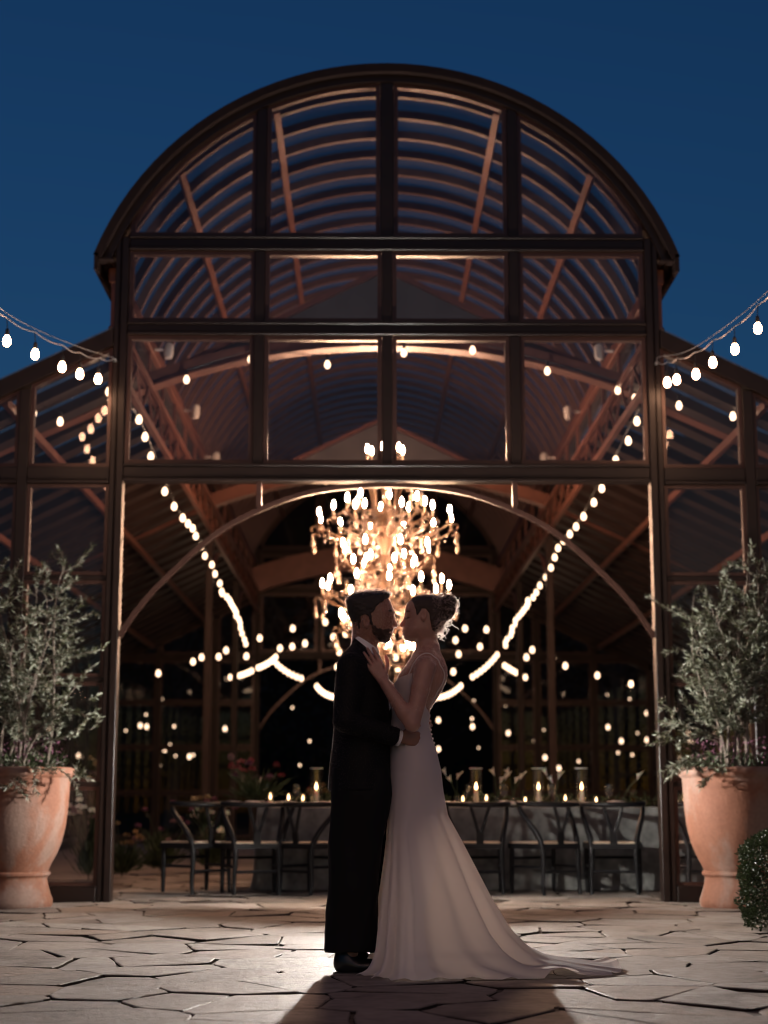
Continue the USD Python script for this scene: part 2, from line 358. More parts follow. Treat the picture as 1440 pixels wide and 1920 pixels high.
hq = [[k * na + j, (k + 1) * na + j, (k + 1) * na + j + 1, k * na + j + 1] for k in range(4) for j in range(na - 1)]
single('hills', h.add(hv, hq), 'hill_scrub', kind='structure', smooth=True)

bed_c, bed_r = np.array([3.42, 10.55]), 0.86          # the planting bed at the right
bed = shapely.Point(*bed_c).buffer(bed_r, 24)
terrace_shape = sbox(-4.6, 4.2, 5.0, 18.6)
b = MB()
m = trimesh.creation.extrude_polygon(sbox(-9, 3.0, 9, FY + 0.0), 0.05, engine='earcut'); b.add(m.vertices + [0, 0, -0.060], m.faces)
m = trimesh.creation.extrude_polygon(sbox(-5.6, FY + 0.0, 5.6, BY + 2.5), 0.05, engine='earcut'); b.add(m.vertices + [0, 0, -0.060], m.faces)
terrace = single('terrace', b, 'flagstone_dark_joint', kind='structure')

pts = []
y = 4.0
while y < 19.6:
    x = -5.6 + nrg.uniform(0, .4)
    while x < 5.4:
        pts.append((x + nrg.uniform(-.16, .16), y + nrg.uniform(-.15, .15)))
        x += nrg.choice([0.28, 0.40, 0.58, 0.85])
    y += nrg.choice([0.24, 0.30, 0.38, 0.46])
vor = Voronoi(np.array(pts))
stones = []
for i, reg in enumerate(vor.point_region):
    r_ = vor.regions[reg]
    if -1 in r_ or not r_:
        continue
    pg = Polygon(vor.vertices[r_]).intersection(terrace_shape)
    if pg.is_empty or pg.geom_type != 'Polygon' or pg.area < 0.02:
        continue
    pg = pg.difference(bed)
    if pg.is_empty or pg.geom_type != 'Polygon':
        continue
    pg = pg.buffer(-nrg.uniform(0.001, 0.008)).buffer(-0.010).buffer(0.009)
    if pg.is_empty or pg.geom_type != 'Polygon' or pg.area < 0.015:
        continue
    # broken, wandering edges
    ring = np.array(pg.segmentize(0.11).simplify(0.004).segmentize(0.10).exterior.coords)[:-1]
    nz = np.stack([meshkit.fbm(np.c_[ring * 6.5, np.full(len(ring), 3.0 * k + i * .37)], 3, 11 + k) for k in (0, 1)], 1) - 0.5
    pg = Polygon(ring + nz * 0.05).buffer(0)
    if pg.geom_type != 'Polygon' or pg.area < 0.015:
        continue
    stones.append(pg)


def slab(pg, seed):
    r0 = np.random.default_rng(seed)
    top = r0.uniform(-0.003, 0.007); tx, ty = r0.normal(0, 0.010, 2)
    inner = pg.buffer(-0.006)
    if inner.geom_type != 'Polygon' or inner.is_empty:
        inner = pg
    mb = MB()
    c = np.array(pg.centroid.coords[0])
    zf = lambda q: top + np.clip((q[:, 0] - c[0]) * tx + (q[:, 1] - c[1]) * ty, -.008, .008)
    v, f = trimesh.creation.triangulate_polygon(inner, engine='earcut')
    mb.add(np.c_[v, zf(v)], f)
    n = max(12, int(pg.exterior.length / 0.09))
    out = np.array([pg.exterior.interpolate(t, normalized=True).coords[0] for t in np.linspace(0, 1, n, endpoint=False)])
    inn = np.array([inner.exterior.interpolate(inner.exterior.project(shapely.Point(*q))).coords[0] for q in out])
    if not pg.exterior.is_ccw:
        out, inn = out[::-1], inn[::-1]
    a = np.c_[out, np.full(n, -0.055)]; b_ = np.c_[out, zf(out) - 0.004]; c_ = np.c_[inn, zf(inn)]
    q = [[k * n + j, k * n + (j + 1) % n, (k + 1) * n + (j + 1) % n, (k + 1) * n + j] for k in range(2) for j in range(n)]
    mb.add(np.vstack([a, b_, c_]), q)
    return mb


def seen_size(pg):
    q = np.array(pg.centroid.coords[0]) - CAM[:2]
    d = q[1]
    if d < 5.4 or abs(q[0] - d * 0.01) > d * 0.245 + 0.2:
        return 0
    return pg.area / d ** 3
order = sorted(range(len(stones)), key=lambda i: -seen_size(stones[i]))
rest = MB()
for k, i in enumerate(order):
    s_ = slab(stones[i], i)
    if k < 300 and seen_size(stones[i]) > 0:
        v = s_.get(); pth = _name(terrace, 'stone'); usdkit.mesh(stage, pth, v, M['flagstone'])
    else:
        rest.add(*s_.get())
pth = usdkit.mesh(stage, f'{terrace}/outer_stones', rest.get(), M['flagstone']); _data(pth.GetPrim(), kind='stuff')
# the hall's own floor of the same stone, too far in to tell the flags apart
b = MB().box(-5.2, 5.2, 18.62, BY + 2, -0.05, 0.0)
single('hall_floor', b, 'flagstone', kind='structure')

# ---------------------------------------------------------------- the conservatory
HX = 2.36                                       # half width of the tall middle
HO = 5.3                                        # half width with the side aisles
ZF = lambda y: P(725, y, FY)[2]
T1 = (ZF(474), ZF(447)); T2 = (ZF(632), ZF(607)); T3 = (ZF(905), ZF(872))
RV = 2.67; ZC = P(725, 118, FY - .15)[2] - RV - .035                    # barrel vault: radius, height of its axis
ZTOP = P(218, 620, FY)[2]; SL = 0.487
roofz = lambda x: ZTOP - SL * (np.abs(x) - HX)
A70 = math.asin(2.51 / RV)
hall = Thing('conservatory', 'tall bronze steel and glass conservatory with barrel vaulted roof and open arched front', 'building', (0, FY, 0))


def arc(R, a=A70, n=41, zc=ZC):
    t = np.linspace(-a, a, n)
    return np.stack([R * np.sin(t), zc + R * np.cos(t)], 1)


def end_wall(D, sgn, name, lab):
    """The glazed wall at depth D; sgn: the side that faces out (-1 towards the camera)."""
    fp = 'shaded_front_paint' if sgn < 0 else 'shaded_frame_paint'
    y0, y1 = D - 0.06, D + 0.06
    px = D + sgn * 0.02
    w = hall.part(name, MB().box(-HO + .02, HO - .02, y0 + .01, y1 - .01, -.012, .003), fp, label=lab)
    sub = lambda nm, mm, mt=None, sm=False: hall.part(nm, mm, mt or ('edge_lit_frame_paint' if nm in ('window_frame', 'opening_arch', 'drop_post') else fp), sm, parent=w)
    for s in (-1, 1):
        sub('corner_post', MB().box(*sorted((s * 2.245, s * 2.305)), y0 - .012, y1 + .012, 0.004, T1[1] - .02, 0.006).box(*sorted((s * 2.304, s * 2.313)), y0 + .01, y1 - .01, 0.004, T1[1] - .03).box(*sorted((s * 2.312, s * HX)), y0, y1, 0.004, T1[1] - .02, 0.006))
    # rails, each with a thin lip below and above
    for (z0, z1) in (T1, T2, T3):
        zm = (z0 + z1) / 2
        sub('transom', MB().box(-2.243, 2.243, y0, y1, z0 + .028, z1 - .028, .006).box(-2.243, 2.243, y0 + .02, y1 - .02, zm - .004, zm + .004).box(-2.243, 2.243, y0 - .016, y1 + .016, z0, z0 + .026, .004).box(-2.243, 2.243, y0 - .016, y1 + .016, z1 - .026, z1, .004))
    # arch over the top row
    sub('arch_beam', MB().band(arc(RV - .03), y0 - .02, y1 + .02, 0.075, 0.0))
    inner = Polygon(np.vstack([arc(RV - .105, 1.5, 61)]))
    cols = (-2.243, -1.105, 0.0, 1.105, 2.243)
    rows_ = ((T1[1], 9.0, (.045, .06)), (T2[1], T1[0], (.045, .045)), (T3[1], T2[0], (.045, .045)))
    for zi, (z0, z1, (ws, wc)) in enumerate(rows_):
        for i in (1, 2, 3):
            wd = wc if i == 2 else ws
            zz = min(z1, ZC + math.sqrt((RV - .105) ** 2 - cols[i] ** 2)) if zi == 0 else z1
            sub('mullion', MB().box(cols[i] - wd, cols[i] + wd, y0, y1, z0 + .001, zz - .001, .006))
        for i in range(4):
            a = cols[i] + (0 if i == 0 else (wc if i == 2 else ws)); c = cols[i + 1] - (0 if i == 3 else (wc if i == 1 else ws))
            shape = sbox(a + .002, z0 + .002, c - .002, z1 - .002)
            if zi == 0:
                shape = shape.intersection(inner)
            fr = shape.difference(shape.buffer(-.036, join_style='mitre'))
            sub('window_frame', MB().poly(fr, D - .035, D + .035))
            sub('window_pane', MB().poly(shape.buffer(-.036, join_style='mitre'), px - .003, px + .003), 'window_glass')
    # the bent tube arch inside the opening, and its drop posts
    pa = np.array([(218, 1194), (277, 1120), (323, 1073), (378, 1023), (432, 984), (490.6, 955), (568, 927.5), (646, 914), (727, 910)])
    q = np.array([P(x, yy, FY)[[0, 2]] for x, yy in pa]); q[0, 0] = -2.243; q[-1, 0] = 0
    q = np.vstack([q, q[-2::-1] * [-1, 1]])
    c = spline(np.c_[q[:, 0], np.full(len(q), D - .01), q[:, 1]], 60)
    sub('opening_arch', MB().band(c[:, [0, 2]], D - .035, D + .015, .02, .02))
    for s in (-1, 1):
        xx = s * 1.09
        zb = np.interp(xx, c[:, 0], c[:, 2])
        sub('drop_post', MB().box(xx - .022, xx + .022, D - .03, D + .03, zb + .02, T3[0] - .001))
    # side wings
    for s in (-1, 1):
        xs = (HX, 3.10, 4.20, HO)
        sub('rake_beam', MB().poly(Polygon([(s * (HX + .002), ZTOP), (s * HO, roofz(HO)), (s * HO, roofz(HO) - .15), (s * (HX + .002), ZTOP - .15)]), y0 - .02, y1 + .02))
        for x in xs[1:]:
            sub('mullion', MB().box(*sorted((s * (x - .045), s * (x + .045))), y0, y1, 0, roofz(x) - .155 - .022, .006))
        lv = [ZF(1692), ZF(1470), ZF(1275), ZF(1085), T3[0]]
        lv[0] = 0.0
        for i in range(3):
            a, c_ = xs[i] + (.045 if i else .004), xs[i + 1] - .045
            sub('transom', MB().box(*sorted((s * a, s * c_)), y0, y1, T3[0] + .01, T3[1] - .03, .005).box(*sorted((s * a, s * c_)), y0 - .014, y1 + .014, T3[0] - .02, T3[0] + .008, .004))
            up = Polygon([(s * a, T3[1] - .028), (s * c_, T3[1] - .028), (s * c_, roofz(c_) - .153), (s * a, roofz(a) - .153)]).buffer(-.002, join_style='mitre')
            sub('window_frame', MB().poly(up.difference(up.buffer(-.03, join_style='mitre')), D - .035, D + .035))
            sub('window_pane', MB().poly(up.buffer(-.03, join_style='mitre'), px - .003, px + .003), 'window_glass')
            sub('bottom_rail', MB().box(*sorted((s * a, s * c_)), y0 - .01, y1 + .01, 0.0, .13, .006))
            for j in range(4):
                z0 = .13 if j == 0 else lv[j] + .022
                z1 = (T3[0] - .022) if j == 3 else lv[j + 1] - .022
                if j < 3:
                    sub('glazing_bar', MB().box(*sorted((s * a, s * c_)), D - .04, D + .04, lv[j + 1] - .02, lv[j + 1] + .02, .004))
                bx = sbox(*sorted((s * a, s * c_))[:1], z0, sorted((s * a, s * c_))[1], z1)
                sub('window_frame', MB().poly(bx.difference(bx.buffer(-.03, join_style='mitre')), D - .032, D + .032))
                sub('window_pane', MB().poly(bx.buffer(-.03, join_style='mitre'), px - .003, px + .003), 'window_glass')
    return w


end_wall(FY, -1, 'front_wall', None)
end_wall(BY, 1, 'back_wall', None)

# barrel vault: ribs, panes, purlins, overhanging edge
v = MB().band(arc(RV), FY - .15, FY - .085, .04, 0.035)
vault = hall.part('vault_roof', v, 'shaded_frame_paint', label='dark overhanging front rim of the vault')
ribs = np.arange(FY + .30, BY - .2, .462)
for k, yy in enumerate(ribs):
    hall.part('roof_rib', MB().band(arc(RV - .012), yy - .03, yy + .03, .075, 0.0), 'lit_rib_paint', parent=vault)
edges = np.r_[FY - .08, ribs, BY + .1]
for a, c in zip(edges[:-1], edges[1:]):
    hall.part('roof_pane', MB().band(arc(RV, A70, 33), a + .004, c - .004, .0, .008), 'roof_glass', parent=vault, smooth=40)
for s in (-1, 1):
    for x in (1.04, 1.92):
        t = math.asin(x / RV); R2 = RV - .125
        hall.part('purlin', MB().bar((s * R2 * math.sin(t), FY + .07, ZC + R2 * math.cos(t)), (s * R2 * math.sin(t), BY - .07, ZC + R2 * math.cos(t)), .06, .05, up=(s * math.sin(t), 0, math.cos(t))), 'lit_frame_paint', parent=vault)
    zs = ZC + RV * math.cos(A70)
    hall.part('eave_board', MB().box(*sorted((s * 2.50, s * 2.535)), FY - .15, BY + .2, zs - .12, zs + .03), 'shaded_frame_paint', parent=vault)
    hall.part('wall_plate', MB().box(*sorted((s * 2.34, s * 2.44)), FY + .07, BY - .07, zs - .17, zs - .03, .01), 'lit_frame_paint', parent=vault)
    hall.part('soffit', MB().box(*sorted((s * 2.37, s * 2.499)), FY - .14, BY + .2, zs - .028, zs - .016), 'shaded_frame_paint', parent=vault)

# clerestory between the aisle roof and the vault
for s in (-1, 1):
    w = hall.part('clerestory', MB().box(*sorted((s * 2.35, s * 2.43)), FY + .07, BY - .07, ZTOP - .02, ZTOP + .07, .01), 'lit_frame_paint')
    ys = np.linspace(FY + .1, BY - .1, 17)
    for a, c in zip(ys[:-1], ys[1:]):
        hall.part('mullion', MB().box(*sorted((s * 2.365, s * 2.415)), a - .02, a + .02, ZTOP + .07, zs - .17), 'lit_frame_paint', parent=w)
        hall.part('window_pane', MB().box(*sorted((s * 2.39, s * 2.396)), a + .021, c - .021, ZTOP + .071, zs - .171), 'roof_glass', parent=w)

# aisle roofs: broad rafters with panes between them
for s in (-1, 1):
    w = hall.part('aisle_roof', MB().box(*sorted((s * (HO - .04), s * (HO + .10))), FY - .1, BY + .1, roofz(HO) - .12, roofz(HO) + .04, .01), 'shaded_frame_paint')
    ys = np.arange(FY + .20, BY, .62)
    prof = lambda lo, hi, x0=HX + .004, x1=HO - .05: Polygon([(s * x0, roofz(x0) + hi), (s * x1, roofz(x1) + hi), (s * x1, roofz(x1) + lo), (s * x0, roofz(x0) + lo)])
    for yy in ys:
        hall.part('rafter', MB().poly(prof(-.10, 0), yy - .12, yy + .12), 'shaded_frame_paint', parent=w)
    ed = np.r_[FY - .1, ys, BY + .1]
    for a, c in zip(ed[:-1], ed[1:]):
        hall.part('roof_pane', MB().poly(prof(.002, .010), a + .004, c - .004), 'roof_glass', parent=w)
    for x in (3.3, 4.3):
        hall.part('purlin', MB().box(*sorted((s * (x - .025), s * (x + .025))), FY + .07, BY - .07, roofz(x) - .20, roofz(x) - .125), 'lit_frame_paint', parent=w)

# side walls of the aisles
for s in (-1, 1):
    w = hall.part('side_wall', MB().box(*sorted((s * (HO - .04), s * (HO + .04))), FY + .061, BY - .061, 0, .16, .01), 'shaded_frame_paint')
    ys = np.linspace(FY + .1, BY - .1, 13); zt = roofz(HO) - .13
    for a in ys:
        hall.part('post', MB().box(*sorted((s * (HO - .04), s * (HO + .04))), a - .035, a + .035, .161, zt, .006), 'shaded_frame_paint', parent=w)
    for a, c in zip(ys[:-1], ys[1:]):
        hall.part('glazing_bar', MB().box(*sorted((s * (HO - .03), s * (HO + .03))), a + .036, c - .036, 1.30, 1.35), 'shaded_frame_paint', parent=w)
        hall.part('window_pane', MB().box(*sorted((s * (HO - .003), s * (HO + .003))), a + .036, c - .036, .162, 1.299), 'window_glass', parent=w)
        hall.part('window_pane', MB().box(*sorted((s * (HO - .003), s * (HO + .003))), a + .036, c - .036, 1.351, zt), 'window_glass', parent=w)

# cross frames: a wide arch over the nave running on into the aisle rafters, with a boarded gable above
RA = 6.45


def frame(D, thick, gable=True, inset=0.0):
    ap = 5.21 - inset
    xa = np.linspace(-HX, HX, 41)
    za = ap + np.sqrt(RA ** 2 - xa ** 2) - RA
    out = np.linspace(HX + .25, HO - .06, 8)
    zo = za[-1] - SL * .93 * (out - HX)
    px_ = np.r_[-out[::-1], xa, out]; pz = np.r_[zo[::-1], za, zo]
    w = hall.part('arch_frame', MB().band(np.c_[px_, pz], D - .07, D + .07, 0.0, thick), 'lit_frame_paint')
    hall.part('arch_lip', MB().band(np.c_[px_, pz], D - .10, D + .10, 0.022, 0.0 - .001), 'lit_frame_paint', parent=w)
    if gable:
        top = 5.96
        g_ = Polygon([(-HX + .03, top - SL * HX), (0, top), (HX - .03, top - SL * HX)]).union(sbox(-HX + .03, 4.4, HX - .03, top - SL * HX + .001))
        g_ = g_.intersection(Polygon(np.vstack([np.c_[xa, za + thick * .9], [[HX, 9], [-HX, 9]]])))
        hall.part('gable_board', MB().poly(g_, D - .025, D + .025), 'panel_board', parent=w)
        hall.part('gable_trim', MB().band(np.array([(-HX + .03, top - SL * HX), (-1.2, top - SL * 1.2), (-.02, top), (.02, top), (1.2, top - SL * 1.2), (HX - .03, top - SL * HX)]), D - .045, D + .045, 0, .05), 'lit_frame_paint', parent=w)
    return w


frame(15.2, .13)
frame(21.6, .15)
frame(30.6, .46, gable=False, inset=0.02)
for s in (-1, 1):
    for D in (22.0, 26.5):
        hall.part('column', MB().box(*sorted((s * 2.31, s * 2.41)), D - .05, D + .05, 0, 4.40, .008).box(*sorted((s * 2.27, s * 2.45)), D - .09, D + .09, 0, .03), 'shaded_frame_paint')
    # lattice girder
    tr = hall.part('girder', MB().bar((s * 2.30, FY + .07, 4.43), (s * 2.30, BY - .07, 4.43), .05, .06), 'lit_frame_paint')
    hall.part('top_chord', MB().bar((s * 2.27, FY + .07, 4.78), (s * 2.27, BY - .07, 4.78), .035, .05).bar((s * 2.33, FY + .07, 4.78), (s * 2.33, BY - .07, 4.78), .035, .05), 'lit_frame_paint', parent=tr)
    ys = np.linspace(FY + .15, BY - .15, 45)
    for i, (a, c) in enumerate(zip(ys[:-1], ys[1:])):
        z0, z1 = (4.455, 4.76) if i % 2 else (4.76, 4.455)
        hall.part('lattice_bar', MB().bar((s * 2.30, a, z0), (s * 2.30, c, z1), .018, .022, up=(1, 0, 0)), 'lit_frame_paint', parent=tr)
    # curved knee braces from the girder to the columns' far side
    for D in (22.0, 26.5):
        t = np.linspace(0, math.pi / 2, 12)
        hall.part('knee_brace', MB().tube(np.c_[np.full(12, s * 2.36), D + 1.5 - 1.5 * np.cos(t), 2.9 + 1.5 * np.sin(t)], .025, 6), 'lit_frame_paint', smooth=40)
    # short uplights fixed under the vault's wall plate
    for D in (15.8, 18.4, 21.0):
        hall.part('spot_lamp', MB().lathe([(.0, 0), (.035, 0), (.05, .04), (.05, .13), (.03, .16), (0, .16)], (s * 2.2, D, 5.25), 12).box(*sorted((s * 2.2, s * 2.34)), D - .012, D + .012, 5.33, 5.35), 'linen', smooth=40)
# ---------------------------------------------------------------- chandelier
CH = np.array([0.03, 17.6, 0.0])
zc_ = lambda y: P(727, y, CH[1])[2]
ch = Thing('chandelier', 'huge wrought iron chandelier with tiers of lit candle bulbs and crystal drops', 'chandelier', CH + [0, 0, zc_(1270)])
prof = [(0.0, zc_(1275)), (.03, zc_(1270)), (.05, zc_(1262)), (.025, zc_(1250)), (.05, zc_(1225)), (.09, zc_(1205)), (.035, zc_(1180)), (.03, zc_(1150)), (.10, zc_(1120)), (.12, zc_(1110)), (.04, zc_(1085)), (.035, zc_(1040)), (.12, zc_(1005)), (.15, zc_(992)), (.05, zc_(970)), (.03, zc_(930)), (.06, zc_(900)), (.03, zc_(870)), (.02, zc_(800)), (0, zc_(795))]
ch.part('stem', MB().lathe(prof, CH, 16), 'iron', smooth=40)
links = MB()
for k in range(26):
    zz = zc_(796) + k * .082
    if zz > 6.9:
        break
    t = np.linspace(0, 2 * np.pi, 10); e = np.c_[np.cos(t) * .02, 0 * t, np.sin(t) * .05] if k % 2 else np.c_[0 * t, np.cos(t) * .02, np.sin(t) * .05]
    links.tube(e + CH + [0, 0, zz], .006, 5, cap=False)
ch.part('chain', links, 'iron', label='iron chain hanging from the vault', kind='stuff')


def drop(c, s=1.0):
    """A string of two beads and a pear shaped crystal."""
    m = MB(); c = np.asarray(c)
    m.ell(c - [0, 0, .015 * s], (.009 * s,) * 3, 1); m.ell(c - [0, 0, .036 * s], (.011 * s,) * 3, 1)
    m.lathe([(0, -.115 * s), (.014 * s, -.105 * s), (.021 * s, -.088 * s), (.015 * s, -.066 * s), (.004 * s, -.046 * s), (0, -.044 * s)], c, 8)
    return m


TIERS = [  # bulb y in the photograph, radius, arms, first angle, root radius offset
    (838, 0.21, 6, 0.3, .02), (935, 0.44, 8, 0.10, .05), (962, 0.76, 12, 0.22, .10), (1022, 0.50, 8, 0.33, .06), (1048, 0.36, 7, 0.5, .05), (1090, 0.70, 12, 0.05, .10), (1152, 0.50, 10, 0.3, .06), (1205, 0.33, 8, 0.1, .04)]
for y_, R, n, a0, dz in TIERS:
    zb = zc_(y_)
    for k in range(n):
        a = a0 + 2 * math.pi * k / n
        d = np.array([math.cos(a), math.sin(a), 0.0]); jz = rng.uniform(-.02, .02)
        zt = zb - .16 + jz                            # the drip pan
        rr = R * rng.uniform(.97, 1.03)
        cpts = [CH + d * .04 + [0, 0, zt + dz * .6], CH + d * rr * .3 + [0, 0, zt - .14 * min(1, R * 2)], CH + d * rr * .68 + [0, 0, zt - .13 * min(1, R * 2)], CH + d * rr * .92 + [0, 0, zt - .05], CH + d * rr + [0, 0, zt]]
        mb = MB().tube(spline(cpts, 16), np.linspace(.013, .009, 16), 6)
        e = CH + d * rr
        if R > .4:                                    # scrolls at the tip and on the back of the arm
            th = np.linspace(0, 4.2, 14); rs = .055 * (1 - th / 6)
            mb.tube([e + d * (.062 - rs[i] * math.cos(th[i])) + [0, 0, zt - .065 + rs[i] * math.sin(th[i])] for i in range(14)], .008, 5)
            s0 = CH + d * rr * .5 + [0, 0, zt - .05]; rs = .075 * (1 - th / 6.5)
            mb.tube([s0 + d * (-rs[i] * math.cos(th[i])) + [0, 0, rs[i] * math.sin(th[i])] for i in range(14)], .008, 5)
        mb.lathe([(.006, -.012), (.038, .0), (.042, .008), (.012, .006)], e + [0, 0, zt], 10)
        ap = ch.part('arm', mb, 'iron', smooth=45)
        ch.part('candle_sleeve', MB().lathe([(.013, .004), (.013, .10), (.0, .102)], e + [0, 0, zt], 8), 'candle_sleeve', parent=ap, smooth=45)
        ch.part('candle_bulb', MB().lathe([(.006, .103), (.013, .115), (.0175, .135), (.014, .160), (.006, .184), (0, .194)], e + [0, 0, zt], 8), 'candle_bulb_glow', parent=ap, smooth=60)
        if R > .3:
            ch.part('crystal_drop', drop(e + d * .075 + [0, 0, zt - .10], 1.35), 'crystal', parent=ap, smooth=50)
            ch.part('crystal_drop', drop(CH + d * rr * .55 + [0, 0, zt - .15], 1.1), 'crystal', parent=ap, smooth=50)
# upper crown of scrolls and swags of beads
for k in range(8):
    a = 2 * math.pi * k / 8; d = np.array([math.cos(a), math.sin(a), 0])
    th = np.linspace(0, 4.4, 16); rs = .085 * (1 - th / 6.4)
    c0 = CH + d * .36 + [0, 0, zc_(905)]
    mb = MB().tube(spline([CH + d * .03 + [0, 0, zc_(975)], CH + d * .14 + [0, 0, zc_(950)], CH + d * .16 + [0, 0, zc_(925)], c0 + [0, 0, .085]], 14), .010, 6)
    mb.tube([c0 + d * (rs[i] * math.sin(th[i])) + [0, 0, rs[i] * math.cos(th[i])] for i in range(16)], .009, 5)
    sp = ch.part('scroll', mb, 'iron', smooth=45)
    ch.part('crystal_drop', drop(c0 + d * .05 - [0, 0, .09], 1.5), 'crystal', parent=sp, smooth=50)
for (ya, ra, yb, rb, n) in ((870, .05, 905, .38, 8), (985, .15, 1010, .70, 12), (1060, .10, 1115, .62, 12), (1120, .10, 1178, .44, 10), (1180, .06, 1228, .28, 8)):
    for k in range(n):
        a = 2 * math.pi * (k + .5) / n; d = np.array([math.cos(a), math.sin(a), 0])
        m = MB()
        for t in np.linspace(0, 1, 9):
            m.ell(CH + d * (ra + (rb - ra) * t) + [0, 0, zc_(ya) + (zc_(yb) - zc_(ya)) * t - .10 * math.sin(math.pi * t)], (.0115,) * 3, 1)
        ch.part('bead_swag', m, 'crystal', kind='stuff')

# ---------------------------------------------------------------- flash lamp behind the couple
FL = np.array([0.0, 12.4, 0.0])
fl = Thing('flash_lamp', 'photographer\'s flash lamp on a thin stand, hidden behind the embracing couple', 'flash lamp', FL)
fl.part('pole', MB().tube([FL + [0, .06, .30], FL + [0, .06, 1.15]], .009, 8), 'flash_body', smooth=40)
for k in range(3):
    a = math.pi / 2 + k * 2 * math.pi / 3
    fl.part('leg', MB().tube([FL + [0, .06, .34], FL + [.15 * math.cos(a), .06 + .15 * math.sin(a), .006]], .006, 6), 'flash_body')
hd = fl.part('head', MB().box(-.055, .055, FL[1] + .004, FL[1] + .12, 1.14, 1.26, .012), 'flash_body')
th_ = np.linspace(math.pi, 2 * math.pi, 17); sh_ = Polygon([(FL[0] + .15 * math.cos(t), FL[1] + .004 + .15 * math.sin(t)) for t in th_])
m = trimesh.creation.extrude_polygon(sh_, .004, engine='earcut')
fl.part('barn_door', (m.vertices + [0, 0, 1.136], m.faces), 'flash_body', parent=hd)  # unseen flap, added to keep the flash off the floor close by
m = trimesh.creation.icosphere(2); v_ = m.vertices * [.05, .05, .05]; v_[:, 1] = np.minimum(v_[:, 1], 0)
fl.part('dome_lens', (v_ + FL + [0, 0, 1.20], m.faces), 'flash_glow', parent=hd, smooth=30)

# ---------------------------------------------------------------- strings of lamps


def bulb(th, top, s=1.0, cord=0.0, swing=(0, 0), parent=None, far=False, glow='bulb_glow'):
    """A pear shaped lamp hanging below top; cord: length of its drop cord."""
    top = np.asarray(top, float); sx, sy = swing
    q = top + [sx, sy, -cord]
    if not far:
        m = MB()
        if cord > .01:
            m.tube([top, q], .0035, 5)
        m.lathe([(0, .004), (.010 * s, 0), (.015 * s, -.012 * s), (.017 * s, -.050 * s), (.013 * s, -.055 * s)][::-1], q, 10)
        pp = th.part('socket', m, 'black_rubber', smooth=50)
        b0 = q - [0, 0, .053 * s]
    else:
        b0, pp = q, None
    n = 12 if not far else 8
    th.part('lamp_bulb', MB().lathe([(0, -.088 * s), (.017 * s, -.083 * s), (.028 * s, -.066 * s), (.031 * s, -.048 * s), (.026 * s, -.024 * s), (.015 * s, -.004 * s), (.010 * s, 0)], b0, n), glow, smooth=60, parent=pp)


# the two strands that run from the building's corners forward over the court
for s, lab, ptsd, anchor, out in (
        (-1, 'strand of hanging lamps from the left corner post, over the left potted olive', [(13, 596, 11.75), (65, 622, 12.1), (118, 647, 12.5), (151, 661, 12.75), (187, 671, 13.0)], (214, 673, 13.28), (-3.25, 6.0, 4.9)),
        (1, 'strand of hanging lamps from the right corner post, over the right potted olive', [(1421, 572, 11.6), (1377, 612, 11.9), (1336, 638, 12.25), (1302, 661, 12.55), (1269, 672, 12.9), (1252, 678, 13.1)], (1232, 679, 13.28), (3.1, 6.0, 5.2))):
    st = Thing('string_lights', lab, 'string lights', P(*anchor), 'strands of lamps over the court')
    tops = [P(*q) for q in ptsd]
    extra = []
    far_end = np.array(out)
    start = tops[0]
    for k in range(1, 13):
        t = k / 12
        q = start + (far_end - start) * t; q[2] -= .35 * math.sin(math.pi * t) * .6
        extra.append(q)
    chain = extra[::-1] + tops + [P(*anchor)]
    # straight carrying wire a little above, and the sagging cable
    st.part('carrying_wire', MB().tube(spline([c + [0, 0, .035] for c in chain[::2]] + [chain[-1] + [0, 0, .01]], 60), .003, 5), 'wire_grey', smooth=40)
    cab = []
    for a, c in zip(chain[:-1], chain[1:]):
        for t in np.linspace(0, 1, 7)[:-1]:
            q = a + (c - a) * t; q = q - [0, 0, 0.022 * math.sin(math.pi * t)]; cab.append(q)
    cab.append(chain[-1])
    st.part('cable', MB().tube(cab, .0048, 5), 'wire_grey', smooth=40)
    st.part('hook', MB().tube([chain[-1], chain[-1] + [0, .06, 0.0]], .012, 6), 'wire_grey')
    for q in tops:
        bulb(st, q, 1.0, .085, swing=(rng.uniform(-.01, .01), 0), glow='court_bulb_glow')
    for q in extra:
        bulb(st, q, 1.0, .085, glow='court_bulb_glow')
